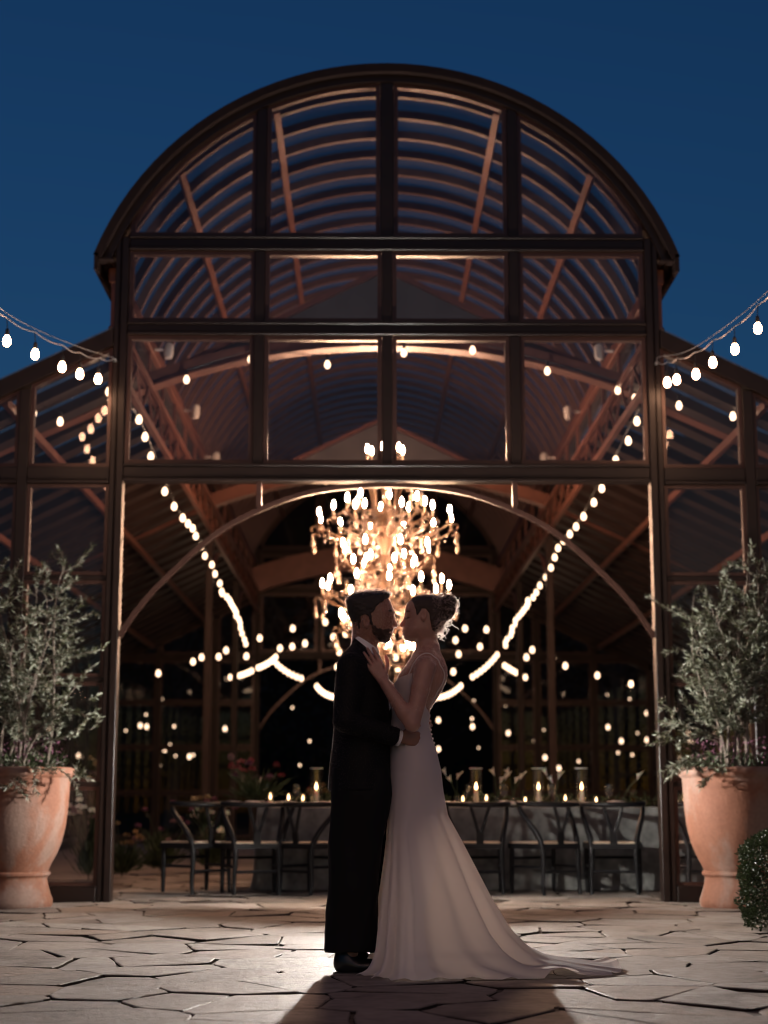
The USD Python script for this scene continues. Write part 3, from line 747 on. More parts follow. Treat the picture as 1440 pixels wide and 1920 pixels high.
# unseen lamps added over the court for warm front fill, with added wires and posts
for k, x in enumerate((-3.2, -1.6, 0.0, 1.6, 3.2)):
    st = Thing('string_lights', 'added unseen strand of fill lamps over the court behind the camera, %s' % ('outermost left', 'second from left', 'middle', 'second from right', 'outermost right')[k], 'string lights', (x, 5.6, 4.9), 'strands of lamps over the court')
    c = [np.array([x + .1 * math.sin(j), 5.6 - j * .46, 4.95 - .35 * math.sin(math.pi * j / 21)]) for j in range(22)]
    st.part('cable', MB().tube(c, .0065, 5), 'wire_grey', smooth=40)
    for q in c:
        bulb(st, q, 1.0, .085, glow='court_bulb_glow')
for y_ in (5.65, -4.1):
    st = Thing('carrying_wire', 'added steel wire across the court, %s' % ('nearer the hall' if y_ > 0 else 'far behind the camera'), 'wire', (0, y_, 4.96))
    st.part('wire', MB().tube([(-3.6, y_, 4.96), (3.6, y_, 4.96)], .005, 6), 'wire_grey')
    for s in (-1, 1):
        pl = Thing('lamp_post', 'added slim dark post carrying the fill lamp wires, %s of the court, %s' % ('left' if s < 0 else 'right', 'nearer the hall' if y_ > 0 else 'behind the camera'), 'post', (s * 3.62, y_, 0))
        pl.part('pole', MB().tube([(s * 3.62, y_, 0), (s * 3.62, y_, 5.05)], .035, 10), 'shaded_frame_paint', smooth=40)
        pl.part('base_plate', MB().box(s * 3.62 - .09, s * 3.62 + .09, y_ - .09, y_ + .09, -.02, .012), 'shaded_frame_paint')

# strands along the girders, thick with lamps, and the swags under them
for s, lab, pp in ((-1, 'long strand of glowing lamps under the left roof girder', [(248, 765), (268, 800), (284, 838), (300, 878), (321, 928), (340, 965), (362, 985), (384, 1028), (400, 1062), (415, 1098), (428, 1120), (440, 1140), (452, 1165), (459, 1190), (464, 1205)]),
                   (1, 'long strand of glowing lamps under the right roof girder', [(1200, 765), (1183, 795), (1166, 830), (1148, 866), (1118, 915), (1098, 955), (1078, 985), (1050, 1018), (1032, 1052), (1014, 1088), (1000, 1110), (985, 1130), (968, 1158), (955, 1185), (945, 1205)])):
    w = []
    for x, yy in pp:
        dr = ray(x, yy); t = (s * 2.30 - CAM[0]) / dr[0]; w.append(CAM + dr * t)
    w = np.array(w)
    w[:, 1] = np.minimum(w[:, 1], BY - .35)
    st = Thing('string_lights', lab, 'string lights', w[0])
    c = spline(w, 90)
    st.part('cable', MB().tube(c, .008, 5), 'black_rubber', smooth=40)
    L = np.r_[0, np.cumsum(np.linalg.norm(np.diff(c, axis=0), axis=1))]
    dd = list(np.arange(.25, L[-1] * .66, .60)) + list(np.arange(L[-1] * .66, L[-1], .36))
    for d_ in dd:
        q = np.array([np.interp(d_, L, c[:, k]) for k in range(3)])
        bulb(st, q + [rng.uniform(-.03, .03), 0, -.01], 1.0, .0, far=True)

swags = [((432, 1268), (452, 1264), (472, 1256)), ((484, 1250), (502, 1242), (517, 1230)), ((514, 1238), (538, 1258), (565, 1270)), ((594, 1285), (608, 1298), (626, 1305)),
         ((886, 1267), (912, 1248), (932, 1226)), ((946, 1246), (964, 1257), (985, 1268)), ((818, 1306), (842, 1300), (864, 1284))]
where = ['beneath the left column, lowest on the left', 'leaning up to the left column', 'right of the left column', 'close behind the groom\'s shoulder', 'left of the right column', 'right of the right column', 'close behind the bride\'s back']
for wv, sw in zip(where, swags):
    c = spline([P(x, yy, 29.2) for x, yy in sw], 9)
    st = Thing('string_lights', 'short glowing swag of crowded lamps ' + wv, 'string lights', c[0])
    st.part('cable', MB().tube(c, .01, 5), 'black_rubber')
    n = 8
    for q in spline(c, n):
        bulb(st, q + [0, 0, .03], 1.12, 0, far=True)

# loose strands that cross the back of the hall
strands = [
    ('sagging strand of lamps across the back of the hall, left of the couple', 28.5, [(297, 1262), (362, 1240), (378, 1232), (410, 1231), (424, 1219), (462, 1230), (487, 1196), (525, 1215), (548, 1212), (572, 1206)], .03),
    ('lamps across the back of the hall, between the groom\'s head and left column', 28.9, [(549, 1178), (610, 1166), (625, 1194), (648, 1188), (660, 1172), (636, 1222), (632, 1250)], .03),
    ('strand of lamps across the back of the hall, right of the bride\'s head', 28.5, [(872, 1178), (854, 1200), (860, 1226), (850, 1259), (900, 1212), (912, 1180), (987, 1232), (998, 1218), (1037, 1232), (1060, 1248), (1120, 1266), (1183, 1282)], .03),
    ('strand of lamps seen between the two faces', 27.5, [(718, 1190), (736, 1200), (742, 1232), (752, 1216), (760, 1192), (728, 1246), (746, 1254)], .03)]
for lab, D, ps, z in strands:
    c = [P(x, yy, D) + [0, 0, .05] for x, yy in ps]
    st = Thing('string_lights', lab, 'string lights', c[0])
    st.part('cable', MB().tube(np.array(c), .006, 5), 'black_rubber')
    for q in c:
        bulb(st, q, 1.25, 0, far=True)
# lamps added just behind the wing glass, standing for reflections in it
for lab, D, ps in (('short strand of three lamps added behind the glass of the left wing to stand for reflections', 14.2, [(50, 752), (63, 770), (113, 786)]), ('lamp strand added at the left tower post to stand for a reflection in the glass', 14.0, [(204, 730), (208, 745)]),
                   ('strand of lamps added behind the glass of the right wing to stand for reflections', 14.2, [(1240, 730), (1273, 756), (1374, 776), (1386, 762)])):
    c = [P(x, yy, D) + [0, 0, .07] for x, yy in ps]
    st = Thing('string_lights', lab, 'string lights', c[0])
    st.part('cable', MB().tube(np.array(c), .004, 5), 'black_rubber')
    for q in c:
        bulb(st, q, .95, 0.0)
# a few lamps on the cross frame high in the nave
for lab, ps in (('four lamps hanging from the first arch, left half of the nave', [(350, 700), (470, 662), (614, 672)]), ('lamps hanging from the first arch, right half of the nave', [(757, 650), (886, 645), (1026, 684), (1158, 720), (1190, 735)])):
    c = [P(x, yy, 15.05) + [0, 0, .03] for x, yy in ps]
    st = Thing('string_lights', lab.replace('four', 'three'), 'string lights', c[0])
    st.part('cable', MB().tube(np.array(c), .004, 5), 'black_rubber')
    for q in c:
        bulb(st, q, .95, 0.0)
# garden strands beyond the back wall
for lab, D, ps in (('strand of dim garden lamps beyond the back wall, left', 36.0, [(187, 1325), (193, 1330), (263, 1360), (275, 1362), (309, 1405), (355, 1418), (422, 1366), (147, 1416), (187, 1418)]),
                   ('strand of dim garden lamps beyond the back wall, right', 36.0, [(822, 1350), (822, 1404), (886, 1362), (953, 1374), (1003, 1388), (1005, 1374), (979, 1420), (1022, 1420), (1048, 1440), (1140, 1363), (1165, 1389), (1213, 1337), (1213, 1387), (1223, 1402)]),
                   ('single pair of garden lamps high beyond the right wing', 36.0, [(1284, 1168), (1290, 1215)]), ('single pair of garden lamps high beyond the left wing', 36.0, [(172, 1158), (160, 1225)])):
    c = [P(x, yy, D) + [0, 0, .05] for x, yy in ps]
    st = Thing('string_lights', lab, 'string lights', c[0])
    st.part('cable', MB().tube(np.array(c), .005, 5), 'black_rubber')
    for q in c:
        bulb(st, q, 1.25, 0, far=True)

rg_ = np.random.default_rng(12)
for lab, x0, x1, n_ in (('wandering strand of tiny garden lamps low beyond the back wall, left', 235, 600, 16), ('wandering strand of tiny garden lamps low beyond the back wall, right', 860, 1225, 18)):
    xs_ = np.sort(rg_.uniform(x0, x1, n_))
    c = [P(x, rg_.uniform(1300, 1445), 38.0 + rg_.uniform(0, 2)) for x in xs_]
    st = Thing('string_lights', lab, 'string lights', c[0])
    st.part('cable', MB().tube(np.array(c), .004, 5), 'black_rubber')
    for q in c:
        bulb(st, q, rg_.uniform(.45, .8), 0, far=True)

# ---------------------------------------------------------------- dining table, chairs, table ware
TX0, TX1, TY0, TY1, TZ = -1.17, 3.3, 14.95, 15.95, 0.75
tb = Thing('dining_table', 'long dining table under a grey velvet cloth that falls in folds to the floor', 'table', ((TX0 + TX1) / 2, (TY0 + TY1) / 2, 0))
tb.part('tabletop', MB().box(TX0 + .02, TX1 - .02, TY0 + .02, TY1 - .02, TZ - .04, TZ - .004), 'black_wood')
for x in (TX0 + .12, (TX0 + TX1) / 2, TX1 - .12):
    for yy in (TY0 + .12, TY1 - .12):
        tb.part('leg', MB().box(x - .03, x + .03, yy - .03, yy + .03, 0, TZ - .041), 'black_wood')
per = []
n1, n2 = 150, 40
for t in np.linspace(0, 1, n1, endpoint=False): per.append((TX0 + (TX1 - TX0) * t, TY0, 0, -1))
for t in np.linspace(0, 1, n2, endpoint=False): per.append((TX1, TY0 + (TY1 - TY0) * t, 1, 0))
for t in np.linspace(0, 1, n1, endpoint=False): per.append((TX1 - (TX1 - TX0) * t, TY1, 0, 1))
for t in np.linspace(0, 1, n2, endpoint=False): per.append((TX0, TY1 - (TY1 - TY0) * t, -1, 0))
per = np.array(per); npr = len(per)
zr = [TZ, TZ - .02, TZ - .1, TZ - .25, TZ - .42, TZ - .58, .10, .03, .012]
am = [0, .004, .014, .026, .034, .045, .055, .075, .11]
arcl = np.r_[0, np.cumsum(np.linalg.norm(np.diff(per[:, :2], axis=0), axis=1))]
cv = []
for z, a in zip(zr, am):
    k = meshkit.fbm(np.c_[arcl * 4.2, np.full(npr, z * .5), np.zeros(npr)], 3, 3) - .45
    kk = np.maximum(k + .3 * np.sin(arcl * 17 + 3 * np.sin(arcl * 2.3)) * .5, -.15)
    cv.append(np.c_[per[:, 0] + per[:, 2] * (a * kk * 2 + .004), per[:, 1] + per[:, 3] * (a * kk * 2 + .004), np.full(npr, z) + (0 if z > .02 else .004 * k)])
cq = [[r * npr + j, (r + 1) * npr + j, (r + 1) * npr + (j + 1) % npr, r * npr + (j + 1) % npr] for r in range(len(zr) - 1) for j in range(npr)]
cl = MB().add(np.vstack(cv), cq)
cl.add(np.vstack([cv[0], [[(TX0 + TX1) / 2, (TY0 + TY1) / 2, TZ + .001]]]), [[npr, j, (j + 1) % npr] for j in range(npr)])
single('tablecloth', cl, 'grey_velvet', 'grey velvet tablecloth draped to the floor over the long dining table', 'tablecloth', smooth=50)


def make_chair(label, loc, rz, group):
    """Y-backed chair: local +y is its front."""
    t = Thing('dining_chair', label, 'chair', loc, group, rz=rz)
    p_ = lambda nm, m, mt='black_wood', sm=45, par=None: t.part(nm, m, mt, smooth=sm, local=True, parent=par)
    H = .79
    seat = MB()
    ou = Polygon([(-.20, -.20), (.20, -.20), (.255, .21), (.20, .235), (-.20, .235), (-.255, .21)]).buffer(.02).buffer(-.005)
    m = trimesh.creation.extrude_polygon(ou, .045, engine='earcut'); seat.add(m.vertices + [0, 0, .395], m.faces)
    sp = p_('seat_frame', seat, sm=False)
    cd = MB(); iu = ou.buffer(-.012)
    m = trimesh.creation.extrude_polygon(iu, .012, engine='earcut'); cd.add(m.vertices + [0, 0, .441], m.faces)
    p_('woven_seat', cd, 'seat_cord', False)
    for s in (-1, 1):
        p_('leg', MB().tube(spline([(s * .235, .205, 0), (s * .235, .205, .25), (s * .232, .20, .41)], 8), [.016, .019, .021, .022, .022, .022, .022, .020], 8))
        # back leg sweeps up and forward to carry the bent top rail
        p_('leg', MB().tube(spline([(s * .20, -.215, 0), (s * .195, -.20, .22), (s * .195, -.19, .42), (s * .225, -.12, .56), (s * .262, -.02, .68), (s * .272, .03, H - .03)], 18), np.interp(np.linspace(0, 1, 18), [0, .5, 1], [.017, .026, .020]), 8))
        p_('stretcher', MB().tube([(s * .23, .20, .24), (s * .198, -.20, .24)], .014, 6))
    p_('stretcher', MB().tube([(-.232, .20, .31), (.232, .20, .31)], .014, 6)); p_('stretcher', MB().tube([(-.196, -.20, .20), (.196, -.20, .20)], .014, 6))
    th = np.linspace(-1.95, 1.95, 30)
    rail = np.c_[.285 * np.sin(th), -.02 - .235 * np.cos(th), np.full(30, H) - .012 * np.cos(th)]
    p_('top_rail', MB().tube(rail, np.interp(np.abs(th), [0, 1.2, 1.95], [.024, .023, .016]), 8))
    sl = p_('splat', MB().bar((0, -.20, .435), (0, -.215, .56), .065, .016, up=(0, 1, 0)))
    for s in (-1, 1):
        p_('splat_arm', MB().tube(spline([(s * .014, -.213, .54), (s * .045, -.224, .64), (s * .088, -.234, H - .005)], 8), [.019, .018, .017, .016, .016, .016, .016, .017], 6), par=sl)
    return t


CG = 'black wishbone chairs along the near side of the long table'
ga = lambda x, y_: G(x, y_)
spots = [(474, 14.55, .25, 'black wishbone chair below the red flowers, back turned to the camera'), (585, 14.55, -.75, 'black wishbone chair turned sideways, close left of the groom\'s trousers'), (895, 14.55, .05, 'black wishbone chair half hidden by the bride\'s skirt, its seat against the cloth'),
         (1025, 14.5, .55, 'black wishbone chair twisted on its legs, in the middle between the two right-hand chairs'), (1150, 14.55, -.12, 'black wishbone chair nearest the right door post, back square to the camera'), (372, 14.75, .7, 'black wishbone chair drawn up to the table\'s left end, outermost on the left'), (1318, 14.6, .1, 'black wishbone chair behind the right side panel of glass')]
first = None
for x, D, rz, lab in spots:
    loc = (P(x, 1600, D)[0], D, 0.0)
    if first is None:
        first = make_chair(lab, loc, rz, CG)
    else:
        first.copy(loc, rz, lab)


def at_table(x, D=15.25):
    q = P(x, 1500, D); return np.array([q[0], D, TZ + .002])


for x, D, lab, col in ((593, 15.2, 'tall glass hurricane with a lit candle, behind the groom\'s left side', 'candle_wax'), (893, 15.2, 'tall glass hurricane with a lit candle nearest the bride\'s hip', 'black_wax'), (1010, 15.25, 'tall glass hurricane with a lit candle, middle of the three right of the bride', 'candle_wax'), (1091, 15.2, 'tall glass hurricane with a lit candle, rightmost of the three right of the bride', 'black_wax')):
    c = at_table(x, D)
    t = Thing('hurricane_lamp', lab, 'candle holder', c)
    t.part('glass_cylinder', MB().lathe([(0, .0), (.060, .0), (.060, .36), (.055, .36), (.055, .008), (0, .008)], c, 20), 'clear_glass', smooth=40)
    t.part('rim', MB().lathe([(.0545, .355), (.0615, .355), (.0615, .364), (.0545, .364)], c, 20), 'candle_wax', smooth=40)
    cp = t.part('candle', MB().lathe([(0.02, .008), (.02, .155), (.004, .157)], c, 12), 'candle_wax' if col == 'candle_wax' else 'candle_wax', smooth=40)
    t.part('flame', MB().lathe([(0, .158), (.012, .170), (.015, .185), (.010, .208), (0, .235)], c, 10), 'flame_glow', smooth=60, parent=cp)

for x, D, hh, lab in ((868, 15.1, .11, 'small votive candle at the left edge beside the bride\'s skirt'), (912, 15.05, .12, 'votive candle right of the first tall hurricane'), (985, 15.05, .10, 'low votive between two tall hurricanes'), (1060, 15.1, .12, 'votive left of the rightmost hurricane'), (1118, 15.1, .10, 'votive right of the rightmost hurricane'), (507, 15.1, .14, 'glowing tumbler left of the groom, leftmost'), (541, 15.1, .13, 'glowing tumbler left of the groom, second from left'), (568, 15.15, .12, 'glowing tumbler beside the tall hurricane left of the groom'), (1268, 15.1, .14, 'bright votive seen at the right door post'), (1283, 15.1, .11, 'low amber votive just right of the right door post')):
    c = at_table(x, D)
    t = Thing('votive_candle', lab, 'candle', c)
    t.part('glass_cup', MB().lathe([(0, 0), (.026, 0), (.030, hh), (.027, hh), (.024, .008), (0, .008)], c, 14), 'clear_glass', smooth=40)
    cp = t.part('wax', MB().lathe([(0, .009), (.0225, .009), (.0225, hh * .45), (0, hh * .45)], c, 12), 'candle_wax', smooth=40)
    t.part('flame', MB().lathe([(0, hh * .5), (.008, hh * .58), (.010, hh * .68), (.005, hh * .85), (0, hh * .98)], c, 8), 'flame_glow', smooth=60, parent=cp)

for x, D, lab in ((878, 15.35, 'stemmed wine glass beside the bride\'s hip'), (945, 15.05, 'stemmed wine glass between the first hurricane and the callas'), (1035, 15.05, 'stemmed wine glass left of the right-hand chair'), (1142, 15.05, 'stemmed wine glass right of the rightmost hurricane'), (500, 15.4, 'stemmed wine glass among the red flowers'), (556, 15.35, 'stemmed wine glass left of the tall hurricane behind the groom')):
    c = at_table(x, D)
    t = Thing('wine_glass', lab, 'wine glass', c)
    t.part('foot', MB().lathe([(0, 0), (.034, 0), (.034, .003), (.004, .008), (.004, .09), (0, .09)], c, 14), 'clear_glass', smooth=40)
    t.part('bowl', MB().lathe([(.004, .09), (.030, .115), (.039, .15), (.034, .21), (.032, .21), (.036, .15), (.027, .118), (0, .095)], c, 16), 'clear_glass', smooth=40)

for x, D, lab, lean in ((857, 15.1, 'bud vase with a calla lily touching the bride\'s skirt', -.05), (932, 15.1, 'bud vase with two tall calla lilies right of the first hurricane', .03), (962, 15.15, 'bud vase with pale callas left of the middle hurricane', .02), (1043, 15.1, 'bud vase with callas between the middle and rightmost hurricanes', -.03), (1168, 15.15, 'bud vase with one calla leaning right, near the right-hand chair', .14)):
    c = at_table(x, D)
    t = Thing('bud_vase', lab, 'vase', c)
    t.part('vase', MB().lathe([(0, 0), (.028, .002), (.033, .03), (.014, .08), (.013, .10), (.010, .10), (.010, .08), (0, .07)], c, 14), 'clear_glass', smooth=40)
    for k in range(3 if abs(lean) < .1 else 1):
        dx = lean + (k - 1) * .05 * (abs(lean) < .1); hh = .22 + .07 * ((k * 7 + int(x)) % 3) / 2
        sp = spline([c + [0, 0, .02], c + [dx * .3, .0, hh * .6], c + [dx, .01, hh]], 10)
        s_ = t.part('stem', MB().tube(sp, .004, 5), 'grass_blade')
        e = sp[-1]; sgn = 1 if dx >= 0 else -1
        fl_ = MB()
        n = 14
        for r_i in range(1):
            th = np.arange(n) * 2 * np.pi / n
            rows = []
            for u in np.linspace(0, 1, 6):
                rr = .004 + .026 * u ** 1.6; lip = .055 * u + .028 * u ** 2 * np.maximum(0, np.cos(th))
                rows.append(np.stack([e[0] + rr * np.cos(th) * 1.0 + sgn * lip * .45, e[1] + rr * np.sin(th), e[2] + lip], 1))
            fl_.add(np.vstack(rows), [[a * n + j, a * n + (j + 1) % n, (a + 1) * n + (j + 1) % n, (a + 1) * n + j] for a in range(5) for j in range(n)])
        t.part('flower', fl_, 'white_petal', smooth=60, parent=s_)

for x, D, lab in ((434, 15.15, 'folded pale napkin on a plate at the table\'s left end'), (475, 15.12, 'folded pale napkin on a plate above the left chair back'), (948, 15.1, 'folded grey napkin spilling over the table edge beside the callas'), (1155, 15.1, 'folded grey napkin on a plate above the right chair back')):
    c = at_table(x, D)
    t = Thing('place_setting', lab, 'napkin', c)
    t.part('plate', MB().lathe([(0, .004), (.07, .0), (.125, .014), (.13, .018), (.12, .018), (.07, .007), (0, .008)], c, 28), 'ceramic_dark', smooth=40)
    m = trimesh.creation.icosphere(3)
    v_ = m.vertices * [.105, .085, .032]; v_ = v_ * (1 + .5 * (meshkit.fbm(m.vertices * 2.4 + x, 3, 4)[:, None] - .5)); v_[:, 2] = np.maximum(v_[:, 2], -.014)
    t.part('cloth_napkin', (v_ + c + [0, 0, .03], m.faces), 'linen', smooth=60)


def leaf_cards(centers, dirs, L, W, r0, fold=.25, up=None):
    """Folded leaves: four triangles each, L long, W wide, pointing along dirs."""
    n = len(centers); d = dirs / np.linalg.norm(dirs, axis=1, keepdims=True)
    rv = r0.normal(size=(n, 3)) if up is None else up + r0.normal(size=(n, 3)) * .4
    s = np.cross(d, rv); s /= np.linalg.norm(s, axis=1, keepdims=True); nn = np.cross(s, d)
    L = np.broadcast_to(L, n)[:, None]; W = np.broadcast_to(W, n)[:, None]
    a = centers; e = centers + d * L - nn * L * .12
    m1 = centers + d * L * .45; l_ = m1 + s * W / 2 + nn * W * fold; r_ = m1 - s * W / 2 + nn * W * fold
    v = np.stack([a, l_, e, r_, m1], 1).reshape(-1, 3)
    b_ = np.arange(n)[:, None] * 5
    f = np.concatenate([b_ + [0, 4, 1], b_ + [1, 4, 2], b_ + [0, 3, 4], b_ + [3, 2, 4]], 0)
    return v, f


def bouquet(name, label, c, spread, height, blooms, r0, cat='flowers', base=None, group=None, grass=140):
    t = Thing(name, label, cat, c, group)
    if base is not None:
        t.part('bowl', MB().lathe(base, c, 18), 'ceramic_dark', smooth=40)
    cc = np.asarray(c) + [0, 0, .04]
    n = grass
    ends = cc + r0.normal(size=(n, 3)) * [spread * .55, spread * .45, 0] + np.c_[np.zeros(n), np.zeros(n), r0.uniform(.25, .8, n) * height]
    t.part('leaves', MB().add(*leaf_cards(cc + (ends - cc) * r0.uniform(.1, .6, n)[:, None], ends - cc, r0.uniform(.08, .2, n), .022, r0)), 'garden_leaf', kind='stuff')
    for k, (mt, nb, hs) in enumerate(blooms):
        for j in range(nb):
            a = r0.uniform(0, 6.28); rr = spread * math.sqrt(r0.uniform(0, 1)) * .8; hh = height * r0.uniform(.55, 1.0) * hs
            e = cc + [rr * math.cos(a), rr * math.sin(a) * .7, hh]
            sp = spline([cc, cc + [rr * .3 * math.cos(a), rr * .3 * math.sin(a), hh * .6], e], 6)
            s_ = t.part('stem', MB().tube(sp, .003, 4), 'garden_leaf')
            q = 26
            dv = r0.normal(size=(q, 3)); dv /= np.linalg.norm(dv, axis=1, keepdims=True); dv[:, 2] = np.abs(dv[:, 2]) * .9
            t.part('bloom', MB().add(*leaf_cards(e + dv * .008, dv, r0.uniform(.028, .045, q), .026, r0)), mt, parent=s_)
    return t


r5 = np.random.default_rng(5)
c = at_table(480, 15.45)
bouquet('flower_arrangement', 'loose arrangement of red flowers and long leaves on the left end of the table', c, .34, .42, [('red_petal', 9, 1.0), ('plum_petal', 5, .9)], r5, base=[(0, 0), (.06, 0), (.09, .05), (.08, .06), (0, .05)], grass=260)
t = Thing('allium_flower', 'round pale allium head on a tall bent stem above the red flowers', 'flower', at_table(448, 15.4))
e = P(433, 1419, 15.4); sp = spline([at_table(452, 15.4), (at_table(450, 15.4) + e) / 2 + [.03, 0, .05], e], 10)
s_ = t.part('stem', MB().tube(sp, .004, 5), 'garden_leaf')
dv = r5.normal(size=(160, 3)); dv /= np.linalg.norm(dv, axis=1, keepdims=True)
t.part('bloom', MB().add(*leaf_cards(e + dv * .012, dv, .026, .012, r5)), 'pink_petal', parent=s_)
c = at_table(598, 15.4)
bouquet('flower_arrangement', 'small posy of yellow and red flowers left of the groom', c, .14, .17, [('yellow_petal', 5, 1.0), ('red_petal', 3, .8)], r5, base=[(0, 0), (.04, 0), (.06, .05), (.05, .06), (0, .05)], grass=50)
fs = [(228, 1645, 16.9, .26, .55, 'mound of yellow and pink flowers on the floor just inside the left door post', [('yellow_petal', 9, 1), ('pink_petal', 5, .8)]),
      (165, 1660, 16.2, .30, 1.25, 'tall stand of pale flowers behind the glass of the left side panel', [('yellow_petal', 10, 1), ('white_petal', 12, .8), ('pink_petal', 6, .7)]),
      (300, 1640, 18.2, .40, .75, 'low dark leafy flowers on the floor in the hall\'s left aisle', [('plum_petal', 6, 1), ('pink_petal', 3, .8)]),
      (395, 1640, 18.4, .35, .85, 'leafy flowers behind the left end chair', [('plum_petal', 6, 1), ('white_petal', 6, .8)]),
      (378, 1660, 14.95, .12, .34, 'bunch of yellow flowers tied to the chair at the table\'s left end', [('yellow_petal', 6, 1), ('white_petal', 3, .8)])]
for k, (x, yy, D, sp_, hh, lab, bl) in enumerate(fs):
    q = P(x, yy, D); z0 = 0.0 if k < 4 else .47
    bouquet('flower_bed' if k < 4 else 'flower_bunch', lab, (q[0], D, z0), sp_, hh, bl, r5, grass=420 if k < 4 else 60)

nn = 900
q = np.c_[nrg.uniform(TX0 + .25, TX1 - .1, nn), 15.45 + nrg.normal(size=nn) * .10, TZ + .01 + nrg.uniform(0, .09, nn)]
gr_ = Thing('greenery_runner', 'low runner of dark leaves along the middle of the long table', 'greenery', (TX0 + 1.5, 15.45, TZ))
gr_.part('leaves', MB().add(*leaf_cards(q, nrg.normal(size=(nn, 3)) + [0, 0, .5], nrg.uniform(.04, .10, nn), .026, nrg)), 'garden_leaf', kind='stuff')

# ---------------------------------------------------------------- terracotta urns with olive trees
URN = [(.0, .0), (.335, .0), (.345, .02), (.345, .055), (.325, .10), (.305, .16), (.292, .215), (.30, .235), (.318, .245), (.318, .262), (.30, .275), (.325, .33), (.365, .40), (.405, .50), (.432, .62), (.448, .76), (.455, .90), (.458, .985), (.470, .995), (.487, 1.01), (.492, 1.035), (.487, 1.06), (.465, 1.072), (.43, 1.06), (.42, 1.0), (.41, .95), (0, .95)]


def urn(name, label, c):
    u = Thing(name, label, 'plant pot', c)
    u.part('body', MB().lathe([(r_ * .93, z_) for r_, z_ in URN], c, 64), 'terracotta', smooth=50)
    u.part('soil', MB().lathe([(0, .985), (.25, .98), (.375, .955)][::-1], c, 24), 'potting_soil', smooth=60)
    return u


def olive(label, c, r0, stems, droops, nleaf=1.0, height=1.55):
    """Multi-stemmed young olive tree growing out of the urn at c. stems: (lean x, lean y, height)."""
    t = Thing('olive_tree', label, 'tree', np.asarray(c) + [0, 0, .97])
    base = np.asarray(c) + [0, 0, .96]
    cen, dirs = [], []
    twigs = MB()

    def twig(p0, d0, L, rad, depth):
        n = 7
        d = d0 / np.linalg.norm(d0); pts_ = [p0]
        for k in range(n):
            d = d + r0.normal(size=3) * .20 + [0, 0, .05 if depth < 9 else -.03]; d /= np.linalg.norm(d)
            pts_.append(pts_[-1] + d * L / n)
        pts_ = np.array(pts_)
        twigs.tube(pts_, np.linspace(rad, .0022, n + 1), 4)
        step = .0145
        m = int(L / step * nleaf)
        for j in range(m):
            u_ = .12 + .88 * j / m; k = min(int(u_ * n), n - 1); q = pts_[k] + (pts_[k + 1] - pts_[k]) * (u_ * n - k)
            tdir = pts_[k + 1] - pts_[k]; tdir /= np.linalg.norm(tdir)
            sd = np.cross(tdir, r0.normal(size=3)); sd /= np.linalg.norm(sd)
            for sg in (-1, 1):
                cen.append(q); dirs.append(tdir * r0.uniform(.5, 1.0) + sg * sd * r0.uniform(.45, .9) + r0.normal(size=3) * .15)
        cen.append(pts_[-1]); dirs.append(d)
        return pts_
    for (lx, ly, hh) in stems:
        st0 = base + r0.normal(size=3) * [.09, .09, 0]
        sp = spline([st0, st0 + [lx * .25 + r0.normal() * .03, ly * .25, hh * .4], st0 + [lx * .65 + r0.normal() * .04, ly * .65, hh * .75], st0 + [lx, ly, hh]], 14)
        t.part('trunk', MB().tube(sp, np.linspace(.014, .004, 14), 6), 'bark', smooth=50)
        nt = int(12 * hh)
        for k in range(nt):
            u_ = r0.uniform(.22, 1.0); i = min(int(u_ * 13), 12); q = sp[i] + (sp[i + 1] - sp[i]) * (u_ * 13 - i)
            a = r0.uniform(0, 6.28)
            twig(q, np.array([math.cos(a), math.sin(a), r0.uniform(-.1, .8)]), r0.uniform(.22, .56) * (1.15 - .45 * u_), .004, 0)
        twig(sp[-1], sp[-1] - sp[-2], .22, .0035, 0)
    for (dx, dy, dz0, dx1, dy1, dz1) in droops:
        a_ = base + [dx, dy, dz0]; b_ = base + [dx1, dy1, dz1]
        twig(a_, b_ - a_, np.linalg.norm(b_ - a_) * 1.05, .005, 10)
        for k in range(3):
            q = a_ + (b_ - a_) * r0.uniform(.3, .9)
            twig(q, (b_ - a_) / np.linalg.norm(b_ - a_) * .6 + r0.normal(size=3) * .5, .16, .003, 10)
    t.part('branches', twigs, 'bark', kind='stuff')
    cen, dirs = np.array(cen), np.array(dirs)
    L = r0.uniform(.034, .060, len(cen))
    t.part('crown', MB().add(*leaf_cards(cen, dirs, L, L * .24, r0, .2)), 'olive_leaf', kind='stuff')
    return t


def underplant(label, c, r0):
    t = Thing('bedding_plant', label, 'plant', np.asarray(c) + [0, 0, .97])
    n = 900
    a = r0.uniform(0, 6.28, n); rr = .40 * np.sqrt(r0.uniform(.05, 1, n))
    q = np.c_[c[0] + rr * np.cos(a), c[1] + rr * np.sin(a), c[2] + .96 + r0.uniform(0, .20, n)]
    d = np.c_[np.cos(a) * .5, np.sin(a) * .5, r0.uniform(.2, 1.2, n)] + r0.normal(size=(n, 3)) * .3
    t.part('leaves', MB().add(*leaf_cards(q, d, r0.uniform(.03, .08, n), .012, r0)), 'garden_leaf', kind='stuff')
    n = 330
    a = r0.uniform(0, 6.28, n); rr = .40 * np.sqrt(r0.uniform(.1, 1, n))
    q = np.c_[c[0] + rr * np.cos(a), c[1] + rr * np.sin(a), c[2] + 1.08 + r0.uniform(0, .22, n)]
    t.part('flowers', MB().add(*leaf_cards(q, r0.normal(size=(n, 3)) + [0, 0, .6], .022, .016, r0)), 'plum_petal', kind='stuff')


